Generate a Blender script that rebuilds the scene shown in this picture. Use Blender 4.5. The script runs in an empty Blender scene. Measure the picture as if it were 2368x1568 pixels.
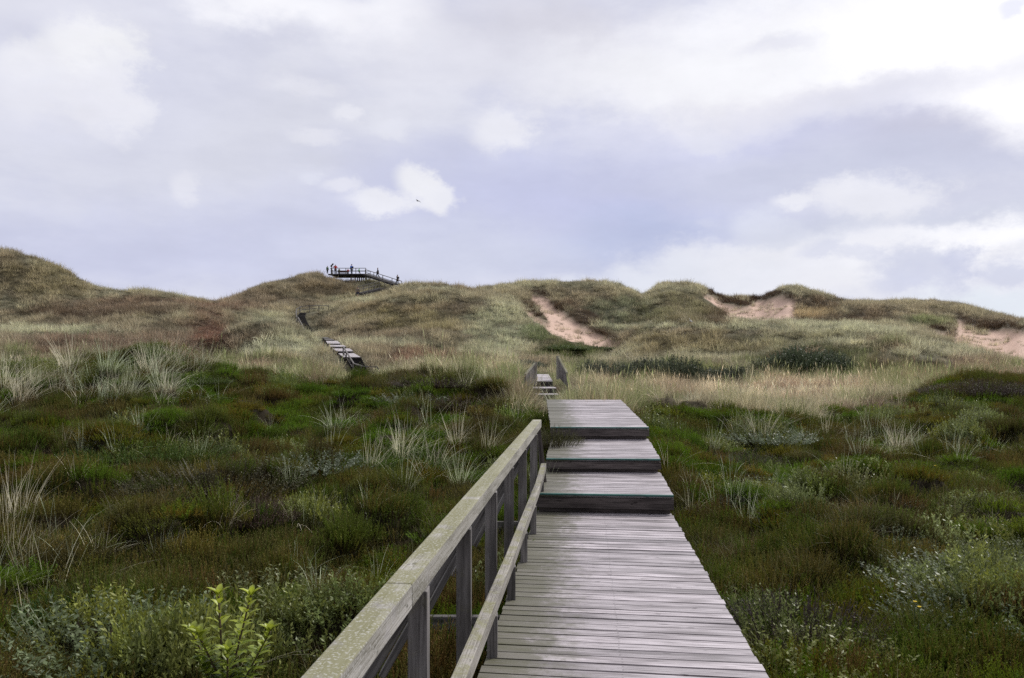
import bpy, bmesh, math, random
import numpy as np
from mathutils import Vector, Matrix
random.seed(7); RNG = np.random.default_rng(11)
S = bpy.context.scene
COL = S.collection
R = math.radians

# ------------------------------------------------------------------ camera
CX, HY, F = 1183.5, 855.0, 1841.0          # survey of the photograph: centre column, horizon row, focal length
cam = bpy.data.cameras.new('camera'); co = bpy.data.objects.new('camera', cam); COL.objects.link(co)
co.location = (0, 0, 0); co.rotation_euler = (R(90), 0, 0)
cam.sensor_width = 36; cam.lens = F / 2367 * 36; cam.shift_y = (HY - 784) / 2367
cam.clip_start = 0.05; cam.clip_end = 3000
S.camera = co
def P(x, y, Y): return Vector(((x - CX) / F * Y, Y, (HY - y) / F * Y))
def lin(r, g, b):
    f = lambda c: (c / 255 / 12.92) if c / 255 <= .04045 else ((c / 255 + .055) / 1.055) ** 2.4
    return np.array([f(r), f(g), f(b)])

# ------------------------------------------------------------------ numpy noise
_perm = np.random.default_rng(3).random((256, 256))
def vnoise(x, y):
    xi = np.floor(x).astype(int); yi = np.floor(y).astype(int)
    fx = x - xi; fy = y - yi
    fx = fx * fx * (3 - 2 * fx); fy = fy * fy * (3 - 2 * fy)
    a = _perm[xi & 255, yi & 255]; b = _perm[(xi + 1) & 255, yi & 255]
    c = _perm[xi & 255, (yi + 1) & 255]; d = _perm[(xi + 1) & 255, (yi + 1) & 255]
    return (a * (1 - fx) + b * fx) * (1 - fy) + (c * (1 - fx) + d * fx) * fy
def fbm(x, y, o=4):
    s = 0; a = .5; t = 0
    for k in range(o):
        s = s + a * vnoise(x * 2 ** k + 17.3 * k, y * 2 ** k + 9.1 * k); t += a; a *= .5
    return s / t                                # 0..1, mean .5
def sstep(a, b, x):
    t = np.clip((x - a) / (b - a), 0, 1); return t * t * (3 - 2 * t)

# ------------------------------------------------------------------ object helpers
def mesh_np(name, V, Fq, mats=(), attrs=None, smooth=False, matidx=None):
    """V (N,3); Fq: (M,4) or (M,3) int array; attrs: name -> per vertex array."""
    me = bpy.data.meshes.new(name)
    V = np.asarray(V, np.float32); Fq = np.asarray(Fq, np.int32)
    me.vertices.add(len(V)); me.vertices.foreach_set('co', V.ravel())
    k = Fq.shape[1]
    me.loops.add(Fq.size); me.loops.foreach_set('vertex_index', Fq.ravel())
    me.polygons.add(len(Fq))
    me.polygons.foreach_set('loop_start', np.arange(0, Fq.size, k, dtype=np.int32))
    me.polygons.foreach_set('loop_total', np.full(len(Fq), k, np.int32))
    if matidx is not None: me.polygons.foreach_set('material_index', np.asarray(matidx, np.int32))
    for m in mats: me.materials.append(m)
    for n, a in (attrs or {}).items():
        a = np.asarray(a, np.float32)
        if a.ndim == 1: me.attributes.new(n, 'FLOAT', 'POINT').data.foreach_set('value', a)
        elif a.shape[1] == 3: me.attributes.new(n, 'FLOAT_VECTOR', 'POINT').data.foreach_set('vector', a.ravel())
        else: me.attributes.new(n, 'FLOAT_COLOR', 'POINT').data.foreach_set('color', a.ravel())
    me.update(calc_edges=True); me.validate()
    me.polygons.foreach_set('use_smooth', np.full(len(me.polygons), smooth))
    return me
def link(name, me, parent=None):
    o = bpy.data.objects.new(name, me); COL.objects.link(o)
    if parent is not None: o.parent = parent
    return o
def tag(o, label=None, cat=None, group=None, kind=None):
    if label: o['label'] = label
    if cat: o['category'] = cat
    if group: o['group'] = group
    if kind: o['kind'] = kind
    return o
def empty(name, loc, label, cat, group=None, rz=0):
    o = bpy.data.objects.new(name, None); COL.objects.link(o); o.location = loc; o.rotation_euler.z = rz
    o.empty_display_size = .2
    return tag(o, label, cat, group)
def dup(root, loc, rz=0, sc=1, label=None, group=None):
    r = root.copy(); COL.objects.link(r); r.location = loc; r.rotation_euler = (0, 0, rz)
    r.scale = (sc,) * 3 if not hasattr(sc, '__len__') else sc
    if label: r['label'] = label
    if group: r['group'] = group
    for ch in list(root.children):
        c = ch.copy(); COL.objects.link(c); c.parent = r
        for g in list(ch.children):
            d = g.copy(); COL.objects.link(d); d.parent = c
    return r

class MB:
    """collects hexahedra with wood coordinates (metres along the grain, across, piece id)"""
    def __init__(s): s.V = []; s.F = []; s.W = []; s.E = []; s.n = 0
    def hexa(s, c8, length_axis=0, extra=0.0, seed=None):
        """c8: bottom 4 (ccw), top 4 corners as Vectors; the grain runs along edge 0-1 (axis 0) or 0-3 (1) or 0-4 (2)."""
        c8 = [Vector(c) for c in c8]; b = s.n
        sd = random.random() * 50 if seed is None else seed
        L = [(c8[1] - c8[0]).length, (c8[3] - c8[0]).length, (c8[4] - c8[0]).length]
        bits = [(0, 0, 0), (1, 0, 0), (1, 1, 0), (0, 1, 0), (0, 0, 1), (1, 0, 1), (1, 1, 1), (0, 1, 1)]
        others = [a for a in range(3) if a != length_axis]
        ex = extra if hasattr(extra, '__len__') else [extra] * 8
        for c, bt, e in zip(c8, bits, ex):
            s.V.append(c); s.E.append(e)
            s.W.append((bt[length_axis] * L[length_axis] + sd, bt[others[0]] * L[others[0]] + bt[others[1]] * L[others[1]] + sd * .37, sd))
        for f in ((0, 3, 2, 1), (4, 5, 6, 7), (0, 1, 5, 4), (1, 2, 6, 5), (2, 3, 7, 6), (3, 0, 4, 7)):
            s.F.append([b + i for i in f])
        s.n += 8
    def beam(s, p0, p1, w, h, up=(0, 0, 1), seed=None):
        """a square timber from p0 to p1 (axis in the middle), w sideways, h along up; split along its length for wear"""
        p0 = Vector(p0); p1 = Vector(p1); d = (p1 - p0).normalized(); up = Vector(up)
        side = d.cross(up).normalized(); u = side.cross(d).normalized()
        a = side * w / 2; b = u * h / 2
        s.hexa([p0 + a - b, p1 + a - b, p1 - a - b, p0 - a - b, p0 + a + b, p1 + a + b, p1 - a + b, p0 - a + b], 0, 0.0, seed)
    def build(s, name, mat, parent=None, bevel=0.0):
        me = mesh_np(name, np.array([tuple(v) for v in s.V]), np.array(s.F), [mat], {'wc': np.array(s.W), 'ex': np.array(s.E),
                     'nx': np.tile([0, 1, 1, 0, 0, 1, 1, 0], s.n // 8), 'ny': np.tile([0, 0, 1, 1, 0, 0, 1, 1], s.n // 8)})
        o = link(name, me, parent)
        if bevel > 0:
            m = o.modifiers.new('bevel', 'BEVEL'); m.width = bevel; m.segments = 2; m.limit_method = 'ANGLE'
        return o

# ------------------------------------------------------------------ materials
def newmat(name):
    m = bpy.data.materials.new(name); m.use_nodes = True; nt = m.node_tree
    return m, nt, nt.nodes, nt.nodes['Principled BSDF'], nt.nodes['Material Output']
def N(nt, typ, **kw):
    n = nt.nodes.new(typ)
    for k, v in kw.items():
        if k == 'ins':
            for i, val in v.items():
                if hasattr(val, 'is_output'): nt.links.new(val, n.inputs[i])
                else: n.inputs[i].default_value = val
        else: setattr(n, k, v)
    return n
def math_(nt, op, a, b=None, c=None, clamp=False):
    n = nt.nodes.new('ShaderNodeMath'); n.operation = op; n.use_clamp = clamp
    for i, v in enumerate((a, b, c)):
        if v is None: continue
        if hasattr(v, 'is_output'): nt.links.new(v, n.inputs[i])
        else: n.inputs[i].default_value = v
    return n.outputs[0]
def mixc(nt, fac, a, b, mode='MIX'):
    n = nt.nodes.new('ShaderNodeMix'); n.data_type = 'RGBA'; n.blend_type = mode; n.clamp_factor = True
    for i, v in ((0, fac), (6, a), (7, b)):
        if hasattr(v, 'is_output'): nt.links.new(v, n.inputs[i])
        elif i == 0: n.inputs[i].default_value = v
        else: n.inputs[i].default_value = (*tuple(v)[:3], 1)
    return n.outputs[2]
def ramp(nt, fac, pts):
    n = nt.nodes.new('ShaderNodeMapRange'); n.interpolation_type = 'SMOOTHSTEP'
    nt.links.new(fac, n.inputs[0]); n.inputs[1].default_value = pts[0]; n.inputs[2].default_value = pts[1]
    return n.outputs[0]

def wood(name, tone, dark, lichen=0.0, moss=0.0, rough=.75, grainscale=1.0, nails=False, spec=.3):
    m, nt, nn, bs, out = newmat(name)
    wc = N(nt, 'ShaderNodeAttribute', attribute_name='wc').outputs['Vector']
    ex = N(nt, 'ShaderNodeAttribute', attribute_name='ex').outputs['Fac']
    g = nt.nodes.new('ShaderNodeVectorMath'); g.operation = 'MULTIPLY'; nt.links.new(wc, g.inputs[0]); g.inputs[1].default_value = (2.8, 75 * grainscale, 1)
    n1 = N(nt, 'ShaderNodeTexNoise', ins={'Vector': g.outputs[0], 'Scale': 1.0, 'Detail': 6.0, 'Roughness': .65})
    g2 = nt.nodes.new('ShaderNodeVectorMath'); g2.operation = 'MULTIPLY'; nt.links.new(wc, g2.inputs[0]); g2.inputs[1].default_value = (1.6, 9, 1)
    n2 = N(nt, 'ShaderNodeTexNoise', ins={'Vector': g2.outputs[0], 'Scale': 1.0, 'Detail': 3.0})
    sep = N(nt, 'ShaderNodeSeparateXYZ', ins={0: wc})
    wn = N(nt, 'ShaderNodeTexWhiteNoise', noise_dimensions='1D', ins={'W': sep.outputs[2]})
    fac = ramp(nt, n1.outputs['Fac'], (.30, .58))
    c = mixc(nt, fac, dark, tone)
    blot = ramp(nt, n2.outputs['Fac'], (.33, .58))
    c = mixc(nt, math_(nt, 'MULTIPLY', math_(nt, 'SUBTRACT', 1.0, blot), .62), c, tuple(np.array(dark) * .8))
    var = math_(nt, 'MULTIPLY_ADD', wn.outputs['Value'], .55, .68)
    c = mixc(nt, 1.0, c, N(nt, 'ShaderNodeCombineColor', ins={0: var, 1: var, 2: var}).outputs[0], 'MULTIPLY')
    g3 = nt.nodes.new('ShaderNodeVectorMath'); g3.operation = 'MULTIPLY'; nt.links.new(wc, g3.inputs[0]); g3.inputs[1].default_value = (7, 26, 3)
    nk = N(nt, 'ShaderNodeTexNoise', ins={'Vector': g3.outputs[0], 'Scale': 1.0, 'Detail': 2.0})
    c = mixc(nt, math_(nt, 'MULTIPLY', ramp(nt, nk.outputs['Fac'], (.66, .74)), .8), c, tuple(np.array(dark) * .55))      # knots and splits
    tc = N(nt, 'ShaderNodeTexCoord')
    if moss:      # green algae on the boards, thickest where ex = 1
        n3 = N(nt, 'ShaderNodeTexNoise', ins={'Vector': tc.outputs['Object'], 'Scale': 7.0, 'Detail': 5.0, 'Roughness': .7})
        f = math_(nt, 'MULTIPLY', ramp(nt, math_(nt, 'MULTIPLY_ADD', ex, .55, math_(nt, 'SUBTRACT', n3.outputs['Fac'], .35)), (.12, .58)), moss)
        f = math_(nt, 'MULTIPLY', f, math_(nt, 'MULTIPLY_ADD', fac, .45, .45))
        c = mixc(nt, f, c, (.080, .080, .036))
    if lichen:
        n4 = N(nt, 'ShaderNodeTexNoise', ins={'Vector': tc.outputs['Object'], 'Scale': 5.0, 'Detail': 8.0, 'Roughness': .72})
        n5 = N(nt, 'ShaderNodeTexNoise', ins={'Vector': tc.outputs['Object'], 'Scale': 90.0, 'Detail': 3.0})
        geo = N(nt, 'ShaderNodeNewGeometry'); nz = N(nt, 'ShaderNodeSeparateXYZ', ins={0: geo.outputs['Normal']}).outputs[2]
        up = ramp(nt, nz, (-.2, .8))
        f = math_(nt, 'MULTIPLY', ramp(nt, math_(nt, 'ADD', n4.outputs['Fac'], math_(nt, 'MULTIPLY', n5.outputs['Fac'], .22)), (.67 - .2 * lichen, .83 - .2 * lichen)),
                  math_(nt, 'MULTIPLY_ADD', up, .85, .15))
        c = mixc(nt, math_(nt, 'MULTIPLY', f, .75), c, (.20, .195, .085))
        f2 = math_(nt, 'MULTIPLY', ramp(nt, n5.outputs['Fac'], (.54, .64)), .6 * min(1, max(0, lichen - .2) * 1.6))
        c = mixc(nt, f2, c, (.48, .48, .46))
    if nails:     # rusty nail heads in three rows
        xx = ex
        d0 = math_(nt, 'ABSOLUTE', math_(nt, 'SUBTRACT', N(nt, 'ShaderNodeAttribute', attribute_name='nx').outputs['Fac'], .5))
        d = d0
        f = math_(nt, 'LESS_THAN', d, .0032)
        ny = N(nt, 'ShaderNodeAttribute', attribute_name='ny').outputs['Fac']
        d2 = math_(nt, 'LESS_THAN', math_(nt, 'ABSOLUTE', math_(nt, 'SUBTRACT', math_(nt, 'ABSOLUTE', math_(nt, 'SUBTRACT', ny, .5)), .26)), .07)
        c = mixc(nt, math_(nt, 'MULTIPLY', math_(nt, 'MULTIPLY', f, d2), .5), c, (.02, .015, .012))
    nt.links.new(c, bs.inputs['Base Color'])
    bs.inputs['Roughness'].default_value = rough
    bs.inputs['Specular IOR Level'].default_value = spec
    bp = N(nt, 'ShaderNodeBump', ins={'Height': n1.outputs['Fac'], 'Strength': .5, 'Distance': .004})
    nt.links.new(bp.outputs[0], bs.inputs['Normal'])
    return m
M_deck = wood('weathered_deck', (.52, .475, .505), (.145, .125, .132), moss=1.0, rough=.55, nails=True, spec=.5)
M_rail = wood('lichen_rail', (.46, .44, .41), (.15, .14, .12), lichen=1.2, grainscale=1.9, rough=.85)
M_rail_grey = wood('grey_rail', (.50, .48, .46), (.17, .16, .145), lichen=.95, grainscale=1.9, rough=.85)
M_mid = wood('mid_rail_wood', (.33, .31, .28), (.09, .08, .07), lichen=.6, grainscale=1.9, rough=.85)
M_post = wood('post_wood', (.25, .235, .23), (.085, .078, .076), lichen=.18, rough=.8)
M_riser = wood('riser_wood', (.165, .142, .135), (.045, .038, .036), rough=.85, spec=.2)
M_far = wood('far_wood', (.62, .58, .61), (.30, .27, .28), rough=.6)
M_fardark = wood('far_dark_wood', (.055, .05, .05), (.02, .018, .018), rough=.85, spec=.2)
M_farrail = wood('far_rail_wood', (.20, .19, .185), (.09, .085, .08), rough=.85)
def plain(name, col, rough=.8, noise=.25, scale=20):
    m, nt, nn, bs, out = newmat(name)
    tc = N(nt, 'ShaderNodeTexCoord'); n = N(nt, 'ShaderNodeTexNoise', ins={'Vector': tc.outputs['Object'], 'Scale': scale, 'Detail': 4.0})
    c = mixc(nt, n.outputs['Fac'], tuple(np.array(col) * (1 - noise)), tuple(np.clip(np.array(col) * (1 + noise), 0, 1)))
    nt.links.new(c, bs.inputs['Base Color']); bs.inputs['Roughness'].default_value = rough
    return m
M_teal = plain('teal_grip_strip', (.035, .13, .115), .7, .75, 9)

def veg(name, low, mult=1.0, inst=True, transl=.3, tipmix=None, rough=.55, lowh=.5, spec=.25):
    """plant material: woody or strawy foot colour low, tint above it, tips of another colour if given; per leaf variation in rnd"""
    m, nt, nn, bs, out = newmat(name)
    h = N(nt, 'ShaderNodeAttribute', attribute_name='h').outputs['Fac']
    r = N(nt, 'ShaderNodeAttribute', attribute_name='rnd').outputs['Fac']
    if inst: t = N(nt, 'ShaderNodeAttribute', attribute_name='tint', attribute_type='INSTANCER').outputs['Color']
    else: t = N(nt, 'ShaderNodeObjectInfo').outputs['Color']
    v = math_(nt, 'MULTIPLY_ADD', r, .9 * mult, .55 * mult)
    c = mixc(nt, 1.0, t, N(nt, 'ShaderNodeCombineColor', ins={0: v, 1: v, 2: v}).outputs[0], 'MULTIPLY')
    c = mixc(nt, ramp(nt, h, (0, lowh)), low, c)
    if tipmix is not None:
        col, amt = tipmix
        f = math_(nt, 'MULTIPLY', ramp(nt, h, (.62, 1.0)), math_(nt, 'MULTIPLY', ramp(nt, r, (.35, .75)), amt))
        c = mixc(nt, f, c, col)
    nt.links.new(c, bs.inputs['Base Color']); bs.inputs['Roughness'].default_value = rough
    bs.inputs['Specular IOR Level'].default_value = spec
    tr = N(nt, 'ShaderNodeBsdfTranslucent'); nt.links.new(c, tr.inputs[0])
    mx = N(nt, 'ShaderNodeMixShader', ins={0: transl}); nt.links.new(bs.outputs[0], mx.inputs[1]); nt.links.new(tr.outputs[0], mx.inputs[2])
    nt.links.new(mx.outputs[0], out.inputs[0])
    return m

# ------------------------------------------------------------------ terrain: surveyed crest lines at their distances
def tab(*pairs):
    a = np.array(pairs, float); return a[:, 0], a[:, 1:]
def pchip(xk, yk, x):
    """monotone cubic through (xk, yk), 1-D"""
    xk = np.asarray(xk, float); yk = np.asarray(yk, float)
    h = np.diff(xk); d = np.diff(yk) / h
    m = np.zeros_like(yk); m[0] = d[0]; m[-1] = d[-1]
    for i in range(1, len(xk) - 1):
        if d[i - 1] * d[i] > 0:
            w1 = 2 * h[i] + h[i - 1]; w2 = h[i] + 2 * h[i - 1]; m[i] = (w1 + w2) / (w1 / d[i - 1] + w2 / d[i])
    x = np.clip(x, xk[0], xk[-1]); i = np.clip(np.searchsorted(xk, x) - 1, 0, len(xk) - 2)
    t = (x - xk[i]) / h[i]
    return yk[i] * (1 + 2 * t) * (1 - t) ** 2 + m[i] * h[i] * t * (1 - t) ** 2 + yk[i + 1] * t * t * (3 - 2 * t) + m[i + 1] * h[i] * t * t * (t - 1)
# (column, row, distance)
C1 = [(-600, 822, 29), (0, 845, 28), (200, 835, 27), (350, 812, 26), (480, 843, 25.5), (600, 866, 25), (760, 874, 24), (880, 860, 23.5), (1000, 866, 22.5), (1150, 886, 20.5), (1230, 922, 18.5),
      (1300, 940, 17.6), (1440, 940, 18), (1500, 925, 19.5), (1600, 930, 20), (1850, 950, 21), (2000, 940, 23), (2100, 925, 25), (2200, 888, 29), (2300, 878, 31), (2367, 876, 32), (3000, 860, 34)]
V1 = [(-600, 905, 36), (0, 905, 35), (350, 905, 34), (600, 905, 31), (880, 905, 30), (1150, 925, 28), (1300, 965, 27), (1440, 945, 26), (1600, 935, 26), (1850, 938, 26.5), (2100, 918, 29), (2300, 912, 35), (3000, 900, 38)]
A1 = [(-600, 830, 48), (0, 838, 46), (350, 845, 45), (600, 850, 45), (700, 862, 46), (780, 876, 46), (880, 878, 46), (1000, 856, 43), (1180, 862, 43), (1300, 878, 42), (1450, 882, 39), (1600, 880, 38), (1850, 884, 37), (2100, 880, 36), (2250, 872, 40), (2367, 862, 42), (3000, 850, 44)]
C2 = [(-600, 770, 66), (0, 795, 62), (350, 800, 60), (470, 812, 60), (520, 800, 64), (560, 782, 70), (620, 769, 75), (700, 773, 78), (745, 787, 76), (800, 822, 64), (900, 822, 62), (1000, 812, 62), (1150, 826, 58), (1250, 838, 56), (1400, 848, 54),
      (1600, 842, 56), (1750, 838, 56), (1850, 832, 56), (1950, 838, 52), (2050, 828, 50), (2200, 842, 48), (2367, 850, 50), (3000, 830, 54)]
C3 = [(-600, 700, 90), (0, 738, 86), (150, 747, 84), (260, 732, 86), (350, 712, 90), (450, 705, 95), (560, 712, 98), (640, 735, 100), (700, 728, 104), (763, 708, 110), (820, 692, 112), (865, 684, 113), (903, 672, 114), (935, 659, 116), (955, 656, 116), (1000, 657, 116), (1070, 668, 116), (1150, 690, 110),
      (1220, 725, 102), (1280, 757, 94), (1350, 780, 88), (1420, 797, 82), (1470, 778, 80), (1550, 753, 80), (1700, 744, 82), (1900, 746, 82), (2000, 753, 80), (2100, 766, 78), (2200, 790, 74), (2300, 818, 69), (2367, 834, 66), (3000, 840, 66)]
C4 = [(-600, 560, 112), (-100, 566, 110), (0, 574, 110), (60, 586, 110), (150, 624, 111), (230, 663, 112), (370, 675, 118), (450, 691, 122), (510, 698, 130), (600, 661, 145), (680, 641, 147), (735, 630, 147), (755, 642, 145), (790, 648, 144), (820, 650, 144), (850, 648, 143), (880, 652, 142), (920, 662, 140), (980, 664, 142),
      (1070, 668, 140), (1150, 658, 138), (1250, 652, 138), (1370, 650, 140), (1430, 660, 140), (1485, 681, 140), (1545, 656, 142), (1600, 661, 144), (1690, 690, 150), (1750, 690, 150), (1790, 675, 142), (1825, 663, 138), (1900, 680, 138), (1960, 694, 150), (2100, 696, 158), (2200, 704, 160), (2300, 730, 150), (2367, 739, 120), (2500, 730, 118), (3000, 690, 118)]
DIP2 = [(-600, 4), (350, 4), (480, 6), (540, 18), (620, 26), (700, 26), (760, 12), (830, 2), (1200, 0), (1400, 2), (1900, 2), (2050, 8), (2200, 8), (2367, 5), (3000, 4)]
DIP3 = [(-600, 14), (0, 14), (250, 12), (400, 6), (520, 2), (640, 0), (740, 6), (830, 16), (950, 25), (1070, 14), (1150, 6), (1250, 3), (1420, 2), (1500, 14), (1700, 20), (2000, 22), (2200, 14), (2367, 5), (3000, 5)]
def tabi(T, x, c): a = np.array(T, float); return pchip(a[:, 0], a[:, c], x)
VEG_H, VEG_M = .22, .42                        # plants stand on the ground: crests are surveyed at plant height
def profile(u):
    """control distances and heights for directions u = X/Y -> two arrays (rows, len(u))"""
    x = np.clip(u * F + CX, -600, 3000)
    c1y, c1Y = tabi(C1, x, 1), tabi(C1, x, 2); v1y, v1Y = tabi(V1, x, 1), tabi(V1, x, 2)
    ay, aY = tabi(A1, x, 1), tabi(A1, x, 2); c2y, c2Y = tabi(C2, x, 1), tabi(C2, x, 2)
    c3y, c3Y = tabi(C3, x, 1), tabi(C3, x, 2); c4y, c4Y = tabi(C4, x, 1), tabi(C4, x, 2)
    d2, d3 = tabi(DIP2, x, 1), tabi(DIP3, x, 1)
    z = lambda y, Y: (HY - y) / F * Y
    rows = []
    o = np.ones_like(u)
    side = np.clip(np.abs(x - 1350) / 900, 0, 1)
    rows.append((0.0 * o, -2.25 * o)); rows.append((5.0 * o, -2.16 * o)); rows.append((10.0 * o, -1.98 + .12 * side))
    z1 = z(c1y, c1Y) - VEG_H
    t = (15.0 - 10) / (c1Y - 10)
    rows.append((15.0 * o, (-1.98 + .12 * side) * (1 - t) + z1 * t - .10))
    rows.append((c1Y, z1)); rows.append((v1Y, z(v1y, v1Y) - .3)); rows.append((aY, z(ay, aY) - VEG_M))
    rows.append((c2Y, z(c2y, c2Y) - VEG_M))
    t = .4; Y = c2Y + t * (c3Y - c2Y); rows.append((Y, z(c2y + t * (c3y - c2y) + d2, Y) - VEG_M))
    rows.append((c3Y, z(c3y, c3Y) - VEG_M))
    t = .38; Y = c3Y + t * (c4Y - c3Y); rows.append((Y, z(c3y + t * (c4y - c3y) + d3, Y) - VEG_M))
    rows.append((c4Y, z(c4y, c4Y) - VEG_M))
    rows.append((c4Y + 22, z(c4y, c4Y) - 7)); rows.append((260 * o, 1.0 * o)); rows.append((480 * o, -2.0 * o)); rows.append((1500 * o, -4 * o))
    return np.array([r[0] for r in rows]), np.array([r[1] for r in rows])
def pchip_cols(XK, YK, x):
    """XK, YK (rows, n), x (m, n) -> (m, n)"""
    h = np.diff(XK, axis=0); d = np.diff(YK, axis=0) / h
    m = np.zeros_like(YK); m[0] = d[0]; m[-1] = d[-1]
    w1 = 2 * h[1:] + h[:-1]; w2 = h[1:] + 2 * h[:-1]
    with np.errstate(divide='ignore', invalid='ignore'):
        hm = (w1 + w2) / (w1 / d[:-1] + w2 / d[1:])
    m[1:-1] = np.where(d[:-1] * d[1:] > 0, np.nan_to_num(hm), 0)
    out = np.empty_like(x)
    for j in range(XK.shape[1]):
        i = np.clip(np.searchsorted(XK[:, j], x[:, j]) - 1, 0, XK.shape[0] - 2)
        hh = h[i, j]; t = np.clip((x[:, j] - XK[i, j]) / hh, 0, 1)
        out[:, j] = YK[i, j] * (1 + 2 * t) * (1 - t) ** 2 + m[i, j] * hh * t * (1 - t) ** 2 + YK[i + 1, j] * t * t * (3 - 2 * t) + m[i + 1, j] * hh * t * t * (t - 1)
    return out

# --- the boardwalk's decks: (Y front, Y back, left front, right front, left back, right back, z front, z back)
def DX(Y): return -.19 + .0945 * (Y - 4.44)
DECKS = [(-2.0, 9.72, DX(-2.0), DX(-2.0) + 1.6, DX(9.72), DX(9.72) + 1.6, -1.72, -1.715),
         (9.60, 11.42, .306, 1.91, .497, 2.10, -1.49, -1.45),
         (11.30, 13.22, .485, 2.09, .652, 2.25, -1.26, -1.14),
         (13.10, 17.25, .64, 2.24, .745, 2.35, -.946, -.645)]
FAR = [(38.6, 40.3, 1.15, 2.27, 1.08, 2.24, -1.20, -1.18), (40.1, 41.8, 1.08, 2.24, 1.03, 2.15, -.915, -.87), (41.6, 47.0, 1.0, 2.13, 1.0, 2.15, -.593, -.26)]
def q2(x, y): return (666 + .1225 * x, 678.8 + .1225 * y)      # survey sheets of the two dune stairs and the lookout
def q1(x, y): return (742.9 + .08383 * x, 595.6 + .08383 * y)
def P2(x, y, Y): return P(*q2(x, y), Y)
def P1(x, y, Y): return P(*q1(x, y), Y)
LAND = [((1050, 1370, 1200, 60), (945, 1240, 1125, 64)), ((925, 1225, 1085, 64), (830, 1165, 1035, 67.5)), ((800, 1095, 1000, 67.5), (760, 1045, 970, 70.5)),
        ((745, 985, 940, 70.5), (712, 930, 893, 74)), ((700, 875, 872, 74), (672, 800, 850, 75.5)), ((655, 775, 838, 76), (640, 745, 825, 78))]
# graded paths in the terrain: (points, half width)
PATHS = [([(.8 + .0945 * y - .4, y, -1.72) for y in (-3, 0, 5, 9.6)] + [(1.2, 10.5, -1.5), (1.4, 12.2, -1.3), (1.5, 13.2, -1.05), (1.55, 17, -.75)], .9),
         ([(1.7, 36, -1.5), (1.7, 38.5, -1.4), (1.62, 41, -1.05), (1.58, 42, -.75), (1.58, 47, -.35)], .75)]
pl = [P2(1390, 1500, 56)] + [(P2(a[0], a[2], a[3]) + P2(a[1], a[2], a[3])) / 2 for a, b in LAND] + [P2(600, 800, 81), ]
PATHS.append(([tuple(p) for p in pl], 1.2))
UP_L = [P2(300, 742, 96), P2(272, 690, 97.3), P2(215, 610, 99.2), P2(188, 520, 101), P2(186, 440, 102.8), P2(232, 366, 104.6), P2(420, 312, 106.5), P2(600, 290, 109)]
UP_R = [P2(490, 742, 96), P2(465, 690, 97.3), P2(395, 610, 99.2), P2(345, 520, 101), P2(318, 440, 102.8), P2(345, 366, 104.6), P2(480, 330, 105.6), P2(640, 300, 108)]
PATHS.append(([tuple((a + b) / 2) for a, b in zip(UP_L, UP_R)], 1.1))
MOUNDS = []          # (X, Y, radius, height) heath hummocks
for x, y, Y, r, hgt in [(350, 1010, 14.5, 2.4, .30), (330, 860, 24.5, 3.2, .12), (600, 1100, 11, 1.6, .12), (1850, 1470, 5.4, .7, .12), (1930, 1015, 12.2, 1.0, .16), (2270, 900, 27, 3.5, .3), (1690, 1230, 8.5, 1.3, .14),
                        (900, 870, 22.5, 2.0, .0), (200, 1380, 6.2, 1.3, .12), (2200, 1330, 7.0, 1.2, .12), (1000, 1010, 14, 1.6, .18), (2100, 1110, 11.0, 1.6, .14), (1300, 985, 12.9, .55, .2),
                        (485, 800, 62, 4.5, -2.2), (450, 835, 50, 4, -1.0), (615, 775, 72, 7, 1.2), (1315, 812, 72, 9, -.5), (2010, 822, 56, 6.5, 1.1), (2090, 850, 47, 5, -.9), (1850, 845, 58, 5, .5), (160, 800, 62, 8, .8), (300, 790, 66, 6, -.8), (1000, 800, 72, 8, .7), (1600, 775, 76, 8, .5), (1850, 770, 78, 9, .3), (1440, 790, 84, 5, -1.2)]:
    p = P(x, y, Y); MOUNDS.append((p.x, p.y, r, hgt))

NA = 560
az = np.concatenate([np.linspace(-180, -48, 24, endpoint=False), np.linspace(-48, -37, 24, endpoint=False), np.linspace(-37, 37, NA, endpoint=False), np.linspace(37, 48, 24, endpoint=False), np.linspace(48, 180, 24, endpoint=False)])
rad = np.concatenate([np.exp(np.linspace(math.log(.4), math.log(2.4), 16, endpoint=False)), np.exp(np.linspace(math.log(2.4), math.log(175), 480, endpoint=False)), np.exp(np.linspace(math.log(175), math.log(1450), 30))])
A = np.radians(az)
u = np.tan(np.clip(A, R(-52), R(52)))
YK, ZK = profile(u)
cosA = np.cos(np.clip(A, R(-52), R(52)))
RR, AA = np.meshgrid(rad, A, indexing='ij')
TX, TY = RR * np.sin(AA), RR * np.cos(AA)
TZ = pchip_cols(YK, ZK, RR * cosA[None, :])
behind = sstep(60, 110, np.abs(np.degrees(AA)))
TZ = TZ * (1 - behind) + behind * (-2.2 + np.minimum(RR, 60) * .01)
D = RR
CS = .92; _cr = np.random.default_rng(21); _cj = _cr.uniform(.08, .92, (256, 256, 2)); _ca = _cr.random((256, 256, 4))
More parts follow.
